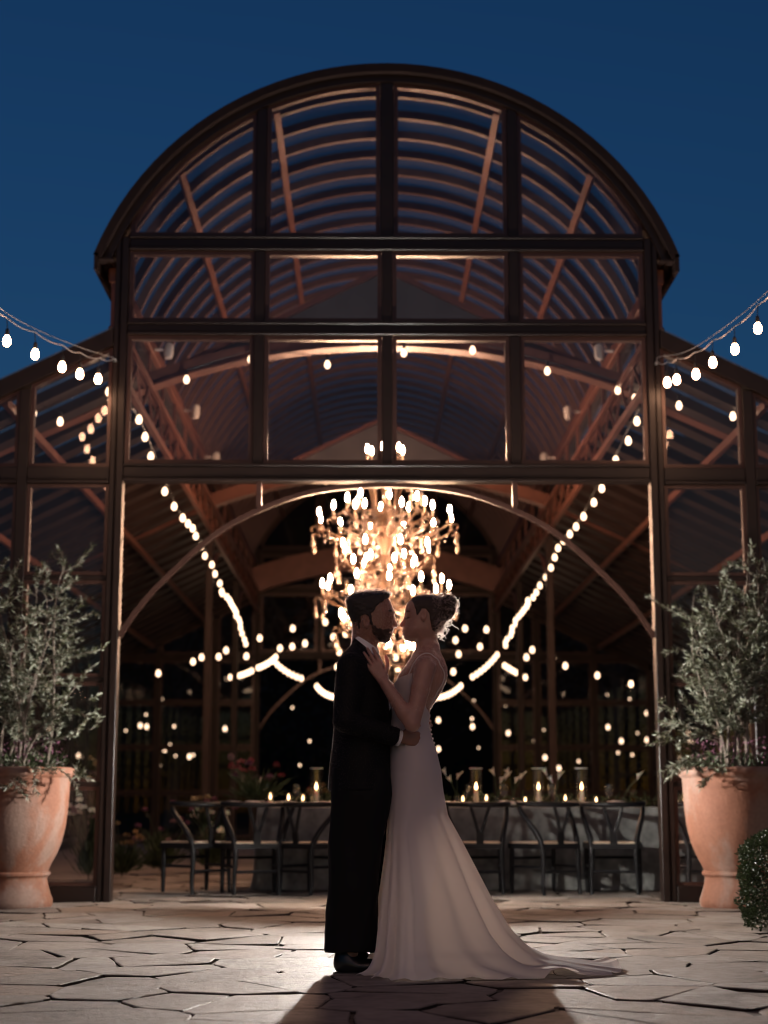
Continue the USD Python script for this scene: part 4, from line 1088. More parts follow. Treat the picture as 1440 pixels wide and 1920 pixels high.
LC = P(20, 1690, 12.82); LC = np.array([LC[0], 12.82, 0.0])
RC = P(1390, 1690, 12.80); RC = np.array([RC[0], 12.80, 0.0])
urn('terracotta_urn', 'large weathered terracotta urn on the left, in front of the left side panel', LC)
urn('terracotta_urn', 'large terracotta urn on the right, half in shade behind the clipped box shrub', RC)
r8 = np.random.default_rng(8)
olive('sprawling olive tree in the left terracotta urn', LC, r8, [(-.1, 0, 1.45), (.08, .1, 1.7), (.25, -.1, 1.45), (.36, .05, 1.05), (.22, .12, 1.3), (-.3, 0, 1.6), (-.45, -.1, 1.2), (.05, -.15, 1.2), (.15, .2, 1.6), (.42, -.05, .75)], [(.15, -.1, .30, .72, -.25, .42), (.1, -.1, .42, .66, -.2, .66), (.12, -.35, .1, .36, -.5, .0), (.2, -.3, .12, .62, -.42, .02), (.05, -.38, .1, .14, -.55, -.12)])
olive('dense olive tree in the right terracotta urn', RC, r8, [(-.15, 0, 1.35), (.0, .1, 1.55), (.12, -.1, 1.6), (-.22, .05, 1.1), (.25, .12, 1.7), (.35, 0, 1.55), (-.30, -.1, .95), (-.05, -.15, 1.2), (-.1, .2, 1.5), (.3, -.2, 1.2), (.1, .05, 1.35), (-.2, -.15, 1.25)], [(-.15, -.1, .35, -.66, -.3, .62), (-.15, -.15, .3, -.60, -.3, .45), (-.2, -.2, .2, -.62, -.35, .22), (-.25, -.3, .12, -.66, -.45, .06), (-.1, -.35, .15, -.36, -.5, .02), (.2, -.38, .15, .32, -.62, -.25), (.35, -.3, .1, .30, -.60, -.15)], nleaf=1.15)
underplant('purple flowering plants filling the rim of the left urn', LC, r8)
underplant('purple flowering plants filling the rim of the right urn', RC, r8)

# ---------------------------------------------------------------- planting bed at the right: box shrub and grass
single('planting_bed', MB().lathe([(0, .0), (bed_r - .03, -.012), (bed_r + .02, -.05)][::-1], (bed_c[0], bed_c[1], .0), 40), 'potting_soil', kind='structure')
n = 6500
a = nrg.uniform(0, 6.28, n); rr = (bed_r - .02) * np.sqrt(nrg.uniform(0, 1, n))
q = np.c_[bed_c[0] + rr * np.cos(a), bed_c[1] + rr * np.sin(a), np.full(n, -.006)]
d = nrg.normal(size=(n, 3)) * [.45, .45, .1] + [0, 0, 1]
single('grass', MB().add(*leaf_cards(q, d, nrg.uniform(.035, .085, n), .008, nrg)), 'grass_blade', label='short dark grass at the foot of the box shrub', category='grass', kind='stuff')
bx_ = P(1474, 1700, 10.5)[0]; bc = np.array([bx_, 10.5, 0])
sh = Thing('box_shrub', 'small clipped box shrub with glossy leaves in front of the right urn', 'shrub', bc)
for k in range(7):
    a = k * .9; sh.part('stem', MB().tube(spline([bc, bc + [.06 * math.cos(a), .06 * math.sin(a), .2], bc + [.15 * math.cos(a), .15 * math.sin(a), .52]], 6), np.linspace(.010, .004, 6), 5), 'bark')
n = 7500
zz_ = nrg.uniform(.02, .61, n); a = nrg.uniform(0, 6.28, n)
lump = 1 + .55 * (meshkit.fbm(np.c_[np.cos(a) * 1.6, np.sin(a) * 1.6, zz_ * 6], 3, 9) - .5)
rr = .285 * lump * np.sqrt(np.clip(1 - np.clip((zz_ - .40) / .23, 0, 1) ** 2.2, 0.02, 1)) * (.86 + .14 * np.clip(zz_ / .2, 0, 1)) * (.55 + .45 * nrg.uniform(0, 1, n) ** .3)
q = bc + np.c_[rr * np.cos(a), rr * np.sin(a), zz_]
dv = np.c_[np.cos(a), np.sin(a), .3 + (zz_ > .5) * 1.0]
sh.part('foliage', MB().add(*leaf_cards(q, dv + nrg.normal(size=(n, 3)) * .8, nrg.uniform(.018, .040, n), nrg.uniform(.012, .019, n), nrg)), 'box_leaf', kind='stuff')

# ---------------------------------------------------------------- dark garden trees beyond the hall
r9 = np.random.default_rng(9)
for k, (x, D, hh, lab) in enumerate(((-14, 46, 8.5, 'tall dark tree left behind the conservatory'), (-6.5, 52, 9.5, 'broad dark tree behind the left aisle'), (0.5, 56, 10.5, 'dark tree straight behind the hall\'s far end'), (7.5, 51, 9.0, 'dark tree behind the right aisle'), (15, 47, 8.0, 'dark tree right behind the conservatory'))):
    c = np.array([x, D, -.06])
    t = Thing('garden_tree', lab, 'tree', c)
    sp = spline([c, c + [.2, 0, hh * .3], c + [.1, .1, hh * .75]], 8)
    t.part('trunk', MB().tube(sp, np.linspace(.22, .05, 8), 8), 'tree_bark', smooth=50)
    cen = []
    for j in range(26):
        a = r9.uniform(0, 6.28); zz = r9.uniform(.25, .95); rr = hh * .36 * math.sin(math.pi * min(1, zz * .9 + .1)) * r9.uniform(.4, 1)
        e = c + [rr * math.cos(a), rr * math.sin(a), hh * zz]
        t.part('limb', MB().tube([c + [.1, 0, hh * zz * .6], e], [.05, .015], 5), 'tree_bark')
        m_ = r9.normal(size=(150, 3)); cen.append(e + m_ * hh * .065)
    cen = np.vstack(cen)
    t.part('crown', MB().add(*leaf_cards(cen, r9.normal(size=cen.shape), r9.uniform(.15, .32, len(cen)), .14, r9)), 'tree_leaf', kind='stuff')
# ---------------------------------------------------------------- the couple: implicit surfaces meshed with surface nets
D0 = 8.03


def cap(p, a, b, ra, rb):
    a, b = np.asarray(a, np.float32), np.asarray(b, np.float32)
    ab = b - a; t = np.clip(((p - a) @ ab) / (ab @ ab), 0, 1)
    return np.linalg.norm(p - a - t[:, None] * ab, axis=1) - (ra + (rb - ra) * t)


def ellip(p, c, r, rot=None):
    q = p - np.asarray(c, np.float32)
    if rot is not None:
        q = q @ rot
    r = np.asarray(r, np.float32)
    k0 = np.linalg.norm(q / r, axis=1); k1 = np.linalg.norm(q / r ** 2, axis=1)
    return k0 * (k0 - 1) / np.maximum(k1, 1e-6)


def smin(a, b, k):
    h = np.clip(.5 + .5 * (b - a) / k, 0, 1)
    return b + (a - b) * h - k * h * (1 - h)


def rot_y(deg):
    c, s = math.cos(math.radians(deg)), math.sin(math.radians(deg))
    return np.array([[c, 0, s], [0, 1, 0], [-s, 0, c]], np.float32)


def inflate(poly, W, R, yc=D0, res=.0015):
    """A solid whose outline in (x, z) is exactly poly and whose half width grows to W at R inside the outline."""
    poly = Polygon(poly).buffer(0)
    x0, z0, x1, z1 = poly.bounds; pad = .05
    xs = np.arange(x0 - pad, x1 + pad, res); zs = np.arange(z0 - pad, z1 + pad, res)
    gxx, gzz = np.meshgrid(xs, zs, indexing='ij'); pt = shapely.points(gxx.ravel(), gzz.ravel())
    d = shapely.distance(poly.exterior, pt); d = np.where(shapely.contains(poly, pt), -d, d).reshape(gxx.shape).astype(np.float32)

    def f(p):
        ij = np.stack([(p[:, 0] - xs[0]) / res, (p[:, 2] - zs[0]) / res])
        dd = map_coordinates(d, ij, order=1, mode='nearest')
        u = np.clip(-dd / R, 0, 1); hw = W * np.sqrt(np.maximum(1 - (1 - u) ** 2, 1e-6))
        return np.where(dd > 0, np.maximum(dd, np.hypot(dd, np.maximum(np.abs(p[:, 1] - yc) - .002, 0))), (np.abs(p[:, 1] - yc) - hw) * .7)
    return f


def loft(rows, e=2.3):
    """rows: (z, x0, x1, half width, y centre)."""
    r = np.array(sorted(rows), np.float32)

    def f(p):
        z = p[:, 2]
        x0, x1, hw, yc = (np.interp(z, r[:, 0], r[:, k]) for k in (1, 2, 3, 4))
        cx, a = (x0 + x1) / 2, (x1 - x0) / 2
        k = (np.abs((p[:, 0] - cx) / a) ** e + np.abs((p[:, 1] - yc) / hw) ** e) ** (1 / e)
        d = (k - 1) * np.minimum(a, hw)
        return np.maximum(d, np.maximum(r[0, 0] - z, z - r[-1, 0]))
    return f


def prism(poly, res=.0015):
    """Signed distance, in (x, z) only, to a polygon."""
    poly = Polygon(poly).buffer(0); x0, z0, x1, z1 = poly.bounds; pad = .05
    xs = np.arange(x0 - pad, x1 + pad, res); zs = np.arange(z0 - pad, z1 + pad, res)
    gxx, gzz = np.meshgrid(xs, zs, indexing='ij'); pt = shapely.points(gxx.ravel(), gzz.ravel())
    d = shapely.distance(poly.exterior, pt); d = np.where(shapely.contains(poly, pt), -d, d).reshape(gxx.shape).astype(np.float32)
    return lambda p: map_coordinates(d, np.stack([(p[:, 0] - xs[0]) / res, (p[:, 2] - zs[0]) / res]), order=1, mode='nearest')


def nets(f, lo, hi, h):
    """Surface nets of f < 0 inside the box lo..hi with cells of size h."""
    lo = np.asarray(lo, float); n = np.ceil((np.asarray(hi) - lo) / h / 8).astype(int) * 8 + 1
    F = np.full(n, 1.0, np.float32)
    cs = 8
    cn = (n - 1) // cs
    ci = np.stack(np.meshgrid(*[np.arange(k) for k in cn], indexing='ij'), -1).reshape(-1, 3)
    cc = (lo + (ci + .5) * cs * h).astype(np.float32)
    d = f(cc); act = np.abs(d) < cs * h * 1.35
    for i in np.nonzero(~act & (d < 0))[0]:
        a = ci[i] * cs; F[a[0]:a[0] + cs + 1, a[1]:a[1] + cs + 1, a[2]:a[2] + cs + 1] = -1
    o = np.stack(np.meshgrid(*[np.arange(cs + 1)] * 3, indexing='ij'), -1).reshape(-1, 3)
    A = ci[act]
    for s in range(0, len(A), 400):
        g_ = (A[s:s + 400, None] * cs + o[None]).reshape(-1, 3)
        F[g_[:, 0], g_[:, 1], g_[:, 2]] = f((lo + g_ * h).astype(np.float32))
    S = F < 0
    c8 = [S[i:n[0] - 1 + i, j:n[1] - 1 + j, k:n[2] - 1 + k] for i in (0, 1) for j in (0, 1) for k in (0, 1)]
    cnt = sum(c.astype(np.int8) for c in c8)
    idx = np.argwhere((cnt > 0) & (cnt < 8))
    ids = np.full(n - 1, -1, np.int64); ids[idx[:, 0], idx[:, 1], idx[:, 2]] = np.arange(len(idx))
    acc = np.zeros((len(idx), 3)); num = np.zeros(len(idx))
    corner = np.array([(i, j, k) for i in (0, 1) for j in (0, 1) for k in (0, 1)])
    val = np.stack([F[tuple((idx + c).T)] for c in corner], 1)
    for a in range(8):
        for b in range(a + 1, 8):
            if np.abs(corner[a] - corner[b]).sum() == 1:
                va, vb = val[:, a], val[:, b]; x = (va < 0) != (vb < 0)
                t = np.where(x, va / np.where(x, va - vb, 1), 0)
                acc += np.where(x[:, None], corner[a] + t[:, None] * (corner[b] - corner[a]), 0); num += x
    v = lo + (idx + acc / num[:, None]) * h
    q = []
    for ax in range(3):
        e = np.eye(3, dtype=int)[ax]; u, w = np.eye(3, dtype=int)[(ax + 1) % 3], np.eye(3, dtype=int)[(ax + 2) % 3]
        s0 = S[:n[0] - e[0], :n[1] - e[1], :n[2] - e[2]]; s1 = S[e[0]:, e[1]:, e[2]:]
        pos = np.argwhere(s0 != s1); pos = pos[np.all((pos - u - w >= 0) & (pos < n - 1), axis=1)]
        k = [ids[tuple((pos - da * u - db * w).T)] for da, db in ((0, 0), (1, 0), (1, 1), (0, 1))]
        quad = np.stack(k, 1); flip = ~s0[tuple(pos.T)]
        quad[flip] = quad[flip][:, ::-1]
        q.append(quad)
    q = np.vstack(q); q = q[(q >= 0).all(1)]
    f3 = np.vstack([q[:, [0, 1, 2]], q[:, [0, 2, 3]]])
    # keep the large pieces, turn faces outwards
    m = trimesh.Trimesh(v, f3, process=False)
    if m.volume < 0:
        m.faces = m.faces[:, ::-1]
    return np.array(m.vertices), np.array(m.faces)


def C(x, y, dy=0.0):        # a point of the first close-up (x, y), dy deeper than the couple's plane
    return P(540 + x / 3.6, 1060 + y / 3.6, D0 + dy)


def M1(pts_):
    return [P(580 + x / 7.2, 1080 + y / 7.2, D0)[[0, 2]] for x, y in pts_]


def W1(pts_):
    return [P(720 + x / 7.2, 1080 + y / 7.2, D0)[[0, 2]] for x, y in pts_]


def O(x, y, dy=0.0):
    return P(x, y, D0 + dy)


def hand(w, d, n, t, s=1.0, curl=(10, 14, 10), spread=5.0, thumb_in=.3):
    """Capsules of a hand: w wrist, d along the fingers, n out of its back, t towards the thumb side. Returns (palm, fingers)."""
    w, d, n, t = (np.asarray(q, float) for q in (w, d, n, t))
    d /= np.linalg.norm(d); t -= d * (t @ d); t /= np.linalg.norm(t); n2 = np.cross(d, t); n = n2 * np.sign(n2 @ n)
    palm, fing = [], []
    for off, dist, segs, r0, sp in ((.030, .092, (.043, .026, .022), .0095, 1.2), (.010, .096, (.047, .029, .023), .0098, .3), (-.010, .091, (.044, .027, .022), .0092, -.5), (-.028, .083, (.034, .020, .019), .0080, -1.5)):
        k = w + d * dist * s + t * off * s
        palm.append((w + t * off * .55 * s + d * .008, k, .0135 * s, .0115 * s))
        a = math.radians(spread * sp); dd = d * math.cos(a) + t * math.sin(a); ang = 0; p0 = k
        for L, c, rr in zip(segs, curl, (1, .92, .84)):
            ang += math.radians(c); q = p0 + (dd * math.cos(ang) - n * math.sin(ang)) * L * s
            fing.append((p0, q, r0 * rr * s, r0 * (rr - .08) * s)); p0 = q
    b = w + (d * .022 + t * .022) * s
    e1 = b + (d * .62 + t * .72 - n * thumb_in) / np.linalg.norm(d * .62 + t * .72 - n * thumb_in) * .046 * s
    e2 = e1 + (d * .86 + t * .42 - n * thumb_in) / np.linalg.norm(d * .86 + t * .42 - n * thumb_in) * .032 * s
    e3 = e2 + (d * .95 + t * .15 - n * thumb_in) / np.linalg.norm(d * .95 + t * .15 - n * thumb_in) * .026 * s
    fing += [(b, e1, .0135 * s, .0115 * s), (e1, e2, .0110 * s, .0098 * s), (e2, e3, .0098 * s, .0085 * s)]
    return palm, fing


def hand_sdf(p, hd):
    palm, fing = hd
    d = None
    for a, b, ra, rb in palm:
        c = cap(p, a, b, ra, rb); d = c if d is None else smin(d, c, .012)
    for a, b, ra, rb in fing:
        d = smin(d, cap(p, a, b, ra, rb), .0045)
    return d


def near_box(p, c, r):
    return np.linalg.norm(p - np.asarray(c), axis=1) < r


def with_hand(p, d, w, hd, dist=.24):
    m = near_box(p, w, dist)
    if m.any():
        d[m] = smin(d[m], hand_sdf(p[m], hd), .010)
    return d


def fuzz(th, name, mtl, roots, dirs, L, wid, r0, curl=.0, parent=None, n=7, grav=0.0):
    """Loose hairs as thin curves."""
    pts_, cnt = [], []
    for a, d in zip(roots, dirs):
        d = d / np.linalg.norm(d); q = np.array(a, float); l_ = L * r0.uniform(.5, 1.2); ax = r0.normal(size=3)
        for k in range(n):
            pts_.append(q - th.loc); q = q + d * l_ / n
            d = d + np.cross(ax, d) * curl + r0.normal(size=3) * .12 + [0, 0, -grav]; d /= np.linalg.norm(d)
        cnt.append(n)
    path = _name(parent or th.path, name)
    bc_ = UsdGeom.BasisCurves.Define(stage, path)
    bc_.CreateTypeAttr('linear'); bc_.CreatePointsAttr(Vt.Vec3fArray.FromNumpy(np.array(pts_, np.float32))); bc_.CreateCurveVertexCountsAttr(cnt)
    bc_.CreateWidthsAttr(Vt.FloatArray.FromNumpy(np.full(len(pts_), wid, np.float32))); bc_.SetWidthsInterpolation('vertex')
    UsdShade.MaterialBindingAPI.Apply(bc_.GetPrim()).Bind(UsdShade.Material.Get(stage, M[mtl]))
    _data(bc_.GetPrim(), kind='stuff')


PY = lambda y, x=690: P(x, y, D0)[2]
PX = lambda x, y: P(x, y, D0)[0]
row = lambda y, a, b, hw, yc=0.0: (PY(y), PX(a, y), PX(b, y), hw, D0 + yc)

# ---- the groom
man = Thing('person', 'bearded man in a dark suit and white shirt, holding the bride by the waist', 'person', (PX(660, 1822), D0, 0))
MS = [(1060, 300), (1085, 330), (1120, 430), (1146, 490), (1138, 535), (1135, 600), (1128, 690), (1138, 720), (1118, 748), (1128, 760), (1106, 772), (1118, 800), (1098, 825), (1096, 858), (1080, 885), (1050, 899), (985, 897), (935, 880), (880, 900), (640, 850), (625, 780), (605, 690), (570, 600), (530, 500), (515, 420), (520, 350), (560, 300), (650, 262), (800, 245), (950, 245)]
m_skull = inflate(M1(MS), .076, .078)
m_nose = inflate(M1([(1136, 515), (1150, 560), (1165, 610), (1187, 658), (1184, 680), (1172, 692), (1138, 697), (1080, 690), (1090, 540)]), .021, .026)
m_brow = inflate(M1([(1100, 455), (1154, 480), (1150, 520), (1090, 540)]), .055, .03)
MH = P(580 + 765 / 7.2, 1080 + 650 / 7.2, D0)
ear_r = rot_y(-8)
m_shoR, m_elbR, m_wriR = O(657, 1250, -.185), O(647, 1350, -.245), O(742, 1382, -.165)
m_shoL, m_elbL, m_wriL = O(662, 1250, .185), O(680, 1352, .25), O(770, 1372, .17)
hR = hand(O(749, 1382, -.160), O(790, 1388, -.13) - O(749, 1382, -.160), (0, -1, 0), (0, 0, 1), .98, (58, 42, 25), 3, .25)
hL = hand(O(776, 1370, .165), O(803, 1366, .10) - O(776, 1370, .165), (0, 1, 0), (0, 0, 1), .98, (30, 40, 30), 4, .25)
m_torso = loft([row(1226, 668, 700, .06), row(1245, 654, 706, .11), row(1275, 642, 716, .16), row(1330, 640, 722, .16), row(1400, 638, 722, .15), row(1480, 634, 726, .16), row(1560, 640, 722, .15), row(1580, 645, 715, .14)])


def man_body(p):
    d = smin(m_skull(p), m_brow(p), .008)
    d = smin(d, m_nose(p), .006)
    for s in (-1, 1):
        e = ellip(p, MH + [0, s * .079, 0], (.019, .011, .031), ear_r)
        e = np.maximum(e, -ellip(p, MH + [.003, s * .089, .003], (.010, .007, .017), ear_r))
        d = smin(d, e, .004)
        # eye sockets with closed lids
        ec = P(580 + 1085 / 7.2, 1080 + 562 / 7.2, D0) + [0, s * .034, 0]
        d = np.maximum(d, -(ellip(p, ec + [.012, s * .006, 0], (.016, .017, .010))))
        d = smin(d, ellip(p, ec + [-.004, 0, -.001], (.013, .014, .012)), .003)
    d = smin(d, cap(p, C(522, 420), C(512, 560), .058, .066), .03)
    d = smin(d, m_torso(p), .03)
    for sh, el, wr in ((m_shoR, m_elbR, m_wriR), (m_shoL, m_elbL, m_wriL)):
        d = smin(d, cap(p, sh, el, .048, .040), .03); d = smin(d, cap(p, el, wr, .040, .028), .02)
    for s in (-1, 1):
        d = smin(d, cap(p, O(680, 1540, s * .09), O(668, 1690, s * .10), .075, .052), .02); d = smin(d, cap(p, O(668, 1690, s * .10), (PX(655, 1800), D0 + s * .10, .08), .052, .04), .01)
    d = with_hand(p, d, m_wriR, hR); d = with_hand(p, d, m_wriL, hL)
    return d


m_mesh = nets(man_body, (PX(605, 1600), D0 - .36, .0), (PX(830, 1400), D0 + .36, PY(1100)), .0042)
bp = man.part('body', m_mesh, 'man_skin', smooth=True)
HR = [(1098, 243), (1092, 275), (1062, 305), (985, 358), (925, 415), (885, 468), (842, 520), (838, 600), (850, 690), (825, 690), (812, 585), (760, 535), (700, 560), (690, 690), (665, 770), (617, 770), (603, 690), (560, 600), (520, 500), (500, 410), (488, 330), (520, 285), (600, 240), (700, 218), (850, 204), (950, 200), (1030, 212)]
hair_o = inflate(Polygon(M1(HR)).buffer(0).union(Polygon(M1(MS)).buffer(.003)), .0815, .074); hair_i = prism(M1(HR))
hair_f = lambda p: -smin(-hair_o(p), -(hair_i(p) + (meshkit.fbm(p * [90, 90, 50], 2, 31).astype(np.float32) - .5) * .012), .004)


def man_hair(p):
    d = hair_f(p)
    t = meshkit.fbm(p * [55, 55, 90], 2, 3).astype(np.float32) - .5
    return d + t * .007


hp = man.part('hair', nets(man_hair, (PX(640, 1150), D0 - .10, PY(1195)), (PX(740, 1150), D0 + .10, PY(1102)), .0034), 'dark_hair', smooth=True, parent=bp)
BR = [(845, 640), (868, 690), (940, 722), (1010, 735), (1080, 728), (1128, 722), (1118, 750), (1085, 758), (1070, 775), (1100, 788), (1102, 825), (1100, 862), (1083, 890), (1050, 905), (985, 903), (930, 886), (870, 830), (845, 760), (832, 690)]
beard_o = inflate(Polygon(M1(MS)).buffer(.0015).union(Polygon(M1(BR)).buffer(0)), .0785, .078); beard_i = prism(M1(BR))
beard_f = lambda p: -smin(-beard_o(p), -(beard_i(p) + (meshkit.fbm(p * 110, 2, 32).astype(np.float32) - .5) * .016), .003)
man.part('beard', nets(lambda p: beard_f(p) + (meshkit.fbm(p * 120, 2, 8).astype(np.float32) - .5) * .003, (PX(690, 1190), D0 - .10, PY(1212)), (PX(742, 1190), D0 + .10, PY(1160)), .0032), 'beard_hair', smooth=True, parent=bp)
for s in (-1, 1):
    f_ = lambda x, y, w_: P(580 + x / 7.2, 1080 + y / 7.2, D0) + [0, s * w_, 0]
    man.part('eyebrow', MB().tube(spline([f_(1040, 500, .056), f_(1085, 484, .047), f_(1125, 492, .028)], 8), [.003, .006, .007, .007, .007, .006, .005, .003], 6), 'dark_hair', parent=bp)
    man.part('eyelash', MB().tube(spline([f_(1058, 574, .050), f_(1085, 582, .045), f_(1112, 578, .030)], 8), .0032, 5), 'dark_hair', parent=bp)
r3 = np.random.default_rng(3)
hv_, hf_ = nets(man_hair, (PX(640, 1150), D0 - .10, PY(1150)), (PX(740, 1150), D0 + .10, PY(1102)), .006)
pick = hv_[r3.integers(0, len(hv_), 1300)]
top = pick[(pick[:, 2] > PY(1118)) | (pick[:, 0] < PX(653, 1140))]
fuzz(man, 'hair_strands', 'backlit_hair', top, np.c_[np.full(len(top), .25), (top[:, 1] - D0) * 6, np.full(len(top), .9)] + r3.normal(size=(len(top), 3)) * .5, 0.024, .0014, r3, parent=hp, n=4)

def nap(th, name, mtl, mesh, keep, n, L, wid, r0, parent):  # fine fibres added so that outlines catch a rim of light
    v, f = mesh; nn = trimesh.Trimesh(v, f, process=False).vertex_normals
    k = np.nonzero(keep(v))[0]; k = k[r0.integers(0, len(k), n)]
    fuzz(th, name, mtl, v[k], nn[k] + r0.normal(size=(n, 3)) * .35, L, wid, r0, parent=parent, n=3)


JR = [row(1203, 664, 690, .075), row(1214, 655, 702, .10), row(1226, 644, 712, .155), row(1244, 637, 721, .19), row(1270, 630, 727, .205), row(1310, 627, 730, .195), row(1360, 627, 731, .183), row(1400, 624, 732, .185), row(1440, 619, 734, .20), row(1484, 616, 737, .21)]
jk = loft(JR, 2.25)


def jacket(p):
    d = jk(p)
    q = p + (meshkit.fbm(p * [9, 9, 14], 2, 21)[:, None].astype(np.float32) - .5) * .010
    for sg, (sh, el, wr) in ((-1, (m_shoR, m_elbR, m_wriR)), (1, (m_shoL, m_elbL, m_wriL))):
        d = smin(d, cap(q, sh + [.0, 0, 0], el, .066, .056), .035)
        d = smin(d, cap(q, el, wr + (el - wr) * .05, .054, .043), .022)
    # vent, lapel fold and collar opening
    d = np.maximum(d, -(cap(p, C(520, 400), C(600, 585), .055, .070) - .0))
    cr = meshkit.fbm(p * [16, 16, 10], 2, 33).astype(np.float32) - .5
    d = d + cr * .006 * np.clip((PY(1300) - p[:, 2]) * 4 + .4, 0, 1)
    ca, cb = O(661, 1198)[[0, 2]], O(707, 1240)[[0, 2]]; nn_ = np.array([-(cb - ca)[1], (cb - ca)[0]]); nn_ /= np.linalg.norm(nn_)
    d = np.maximum(d, (p[:, [0, 2]] - ca.astype(np.float32)) @ nn_.astype(np.float32))
    return np.maximum(d, PY(1483) - p[:, 2])


j_mesh = nets(jacket, (PX(600, 1400), D0 - .36, PY(1488)), (PX(765, 1300), D0 + .36, PY(1190)), .0062)
jp = man.part('jacket', j_mesh, 'suit_wool', smooth=True)
r6 = np.random.default_rng(6)
nap(man, 'wool_nap', 'rim_wool_fuzz', j_mesh, lambda v: v[:, 2] > 0, 30000, .008, .0009, r6, jp)
nap(man, 'skin_down', 'rim_skin_fuzz', m_mesh, lambda v: v[:, 2] > PY(1215), 8000, .006, .0009, r6, bp)


def collar_band(ub, uf, lb, lf, hw, th, n=36):
    """A tilted ring: upper back, upper front, lower back, lower front points (x, z) and half widths."""
    a = np.linspace(0, 2 * np.pi, n, endpoint=False)
    rows = []
    for (b_, f_, w_) in ((ub, uf, hw), (lb, lf, hw + .012), (lb, lf, hw + .012 - th), (ub, uf, hw - th)):
        b_, f_ = np.asarray(b_), np.asarray(f_); c_ = (b_ + f_) / 2; e_ = (f_ - b_) / 2
        k = 1 if w_ >= hw else 1 - th / np.linalg.norm(e_)
        rows.append(np.stack([c_[0] + e_[0] * k * np.cos(a), D0 + w_ * np.sin(a), c_[1] + e_[1] * k * np.cos(a)], 1))
    v = np.vstack(rows)
    q = [[r * n + j, r * n + (j + 1) % n, ((r + 1) % 4) * n + (j + 1) % n, ((r + 1) % 4) * n + j] for r in range(4) for j in range(n)]
    return MB().add(v, q)


ub, lb = M1([(612, 795), (594, 850)]); uf, lf = M1([(945, 1010), (925, 1150)])
cp_ = man.part('shirt_collar', collar_band(ub, uf, lb, lf, .078, .004), 'shirt_cotton', smooth=40)
ub, lb = M1([(594, 832), (570, 905)]); uf, lf = M1([(926, 1130), (935, 1260)])
man.part('jacket_collar', collar_band(ub, uf, lb, lf, .094, .006), 'suit_wool', smooth=40, parent=jp)
shf = inflate([O(x, y)[[0, 2]] for x, y in ((668, 1212), (706, 1218), (717, 1240), (727, 1262), (733, 1290), (736, 1330), (728, 1340), (700, 1290))], .062, .03)
man.part('shirt', nets(shf, (PX(660, 1300), D0 - .09, PY(1345)), (PX(745, 1300), D0 + .09, PY(1205)), .005), 'shirt_cotton', smooth=True)
lp = [O(x, y) for x, y in ((704, 1228), (716, 1256), (729, 1300), (733, 1350))]
for s in (-1, 1):
    man.part('lapel', MB().tube(spline([np.array(q) + [-.004, s * w_, 0] for q, w_ in zip(lp, (.075, .066, .05, .02))], 14), np.linspace(.016, .006, 14), 7), 'suit_wool', smooth=50, parent=jp)
for (wr, el, hd, nm) in ((m_wriR, m_elbR, hR, 0), (m_wriL, m_elbL, hL, 1)):
    dv = (wr - el) / np.linalg.norm(wr - el)
    man.part('shirt_cuff', MB().tube([wr - dv * .035, wr - dv * .01, wr + dv * .022], [.040, .0405, .0395], 18), 'shirt_cotton', smooth=50)
# trousers: two wide legs
leg1 = loft([(.105, PX(609, 1780), PX(706, 1780), .088, D0 - .105), row(1730, 612, 707, .085, -.105), row(1640, 617, 711, .088, -.10), row(1560, 619, 722, .10, -.095), row(1490, 620, 735, .115, -.09), row(1440, 624, 732, .11, -.08)], 2.2)
leg2 = loft([(.105, PX(622, 1780), PX(722, 1780), .088, D0 + .105), row(1730, 624, 722, .085, .105), row(1640, 627, 724, .088, .10), row(1560, 626, 728, .10, .095), row(1490, 622, 734, .115, .09), row(1440, 624, 732, .11, .08)], 2.2)


def trousers(p):
    d = smin(leg1(p), leg2(p), .02)
    w_ = (meshkit.fbm(p * [14, 14, 5], 3, 40).astype(np.float32) - .5)
    return d + w_ * .018


man.part('trousers', nets(trousers, (PX(598, 1700), D0 - .25, .09), (PX(750, 1500), D0 + .25, PY(1435)), .007), 'suit_wool', smooth=True)
for s, x0 in ((-1, 629), (1, 645)):
    fx = PX(x0, 1815); yc = D0 + s * .10
    sf = lambda p: np.maximum(smin(ellip(p, (fx + .055, yc, .045), (.062, .045, .050)), smin(ellip(p, (fx + .15, yc, .035), (.115, .049, .036)), ellip(p, (fx + .05, yc, .09), (.05, .04, .06)), .03), .03), .006 - p[:, 2])
    sp_ = man.part('shoe', nets(sf, (fx - .03, yc - .08, -.01), (fx + .30, yc + .08, .17), .006), 'black_leather', smooth=True)
    ol = Polygon([(fx - .006, yc - .036), (fx + .10, yc - .04), (fx + .18, yc - .048), (fx + .262, yc - .015), (fx + .262, yc + .015), (fx + .18, yc + .048), (fx + .10, yc + .04), (fx - .006, yc + .036)]).buffer(.004)
    m = trimesh.creation.extrude_polygon(ol, .012, engine='earcut')
    man.part('sole', (m.vertices, m.faces), 'black_leather', parent=sp_)

# ---- the bride
wom = Thing('person', 'woman in a white bare-backed wedding gown, one hand on the man\'s chest', 'person', (PX(790, 1822), D0, 0))
WS = [(352, 330), (312, 380), (290, 440), (280, 500), (277, 545), (285, 590), (282, 650), (262, 700), (256, 722), (247, 742), (262, 762), (250, 785), (268, 803), (266, 830), (280, 858), (312, 880), (365, 888), (430, 886), (480, 900), (700, 840), (720, 760), (760, 650), (770, 520), (750, 400), (690, 320), (600, 275), (480, 270)]
w_skull = inflate(W1(WS), .069, .070)
w_nose = inflate(W1([(276, 545), (255, 598), (226, 635), (213, 662), (218, 684), (240, 700), (300, 690), (320, 560)]), .0165, .022)
w_shoN, w_elbN, w_wriN = C(925, 690, -.165), C(838, 1072, -.225), C(648, 788, -.205)
w_shoF, w_elbF, w_wriF = C(900, 690, .165), C(760, 930, .23), C(560, 700, .21)
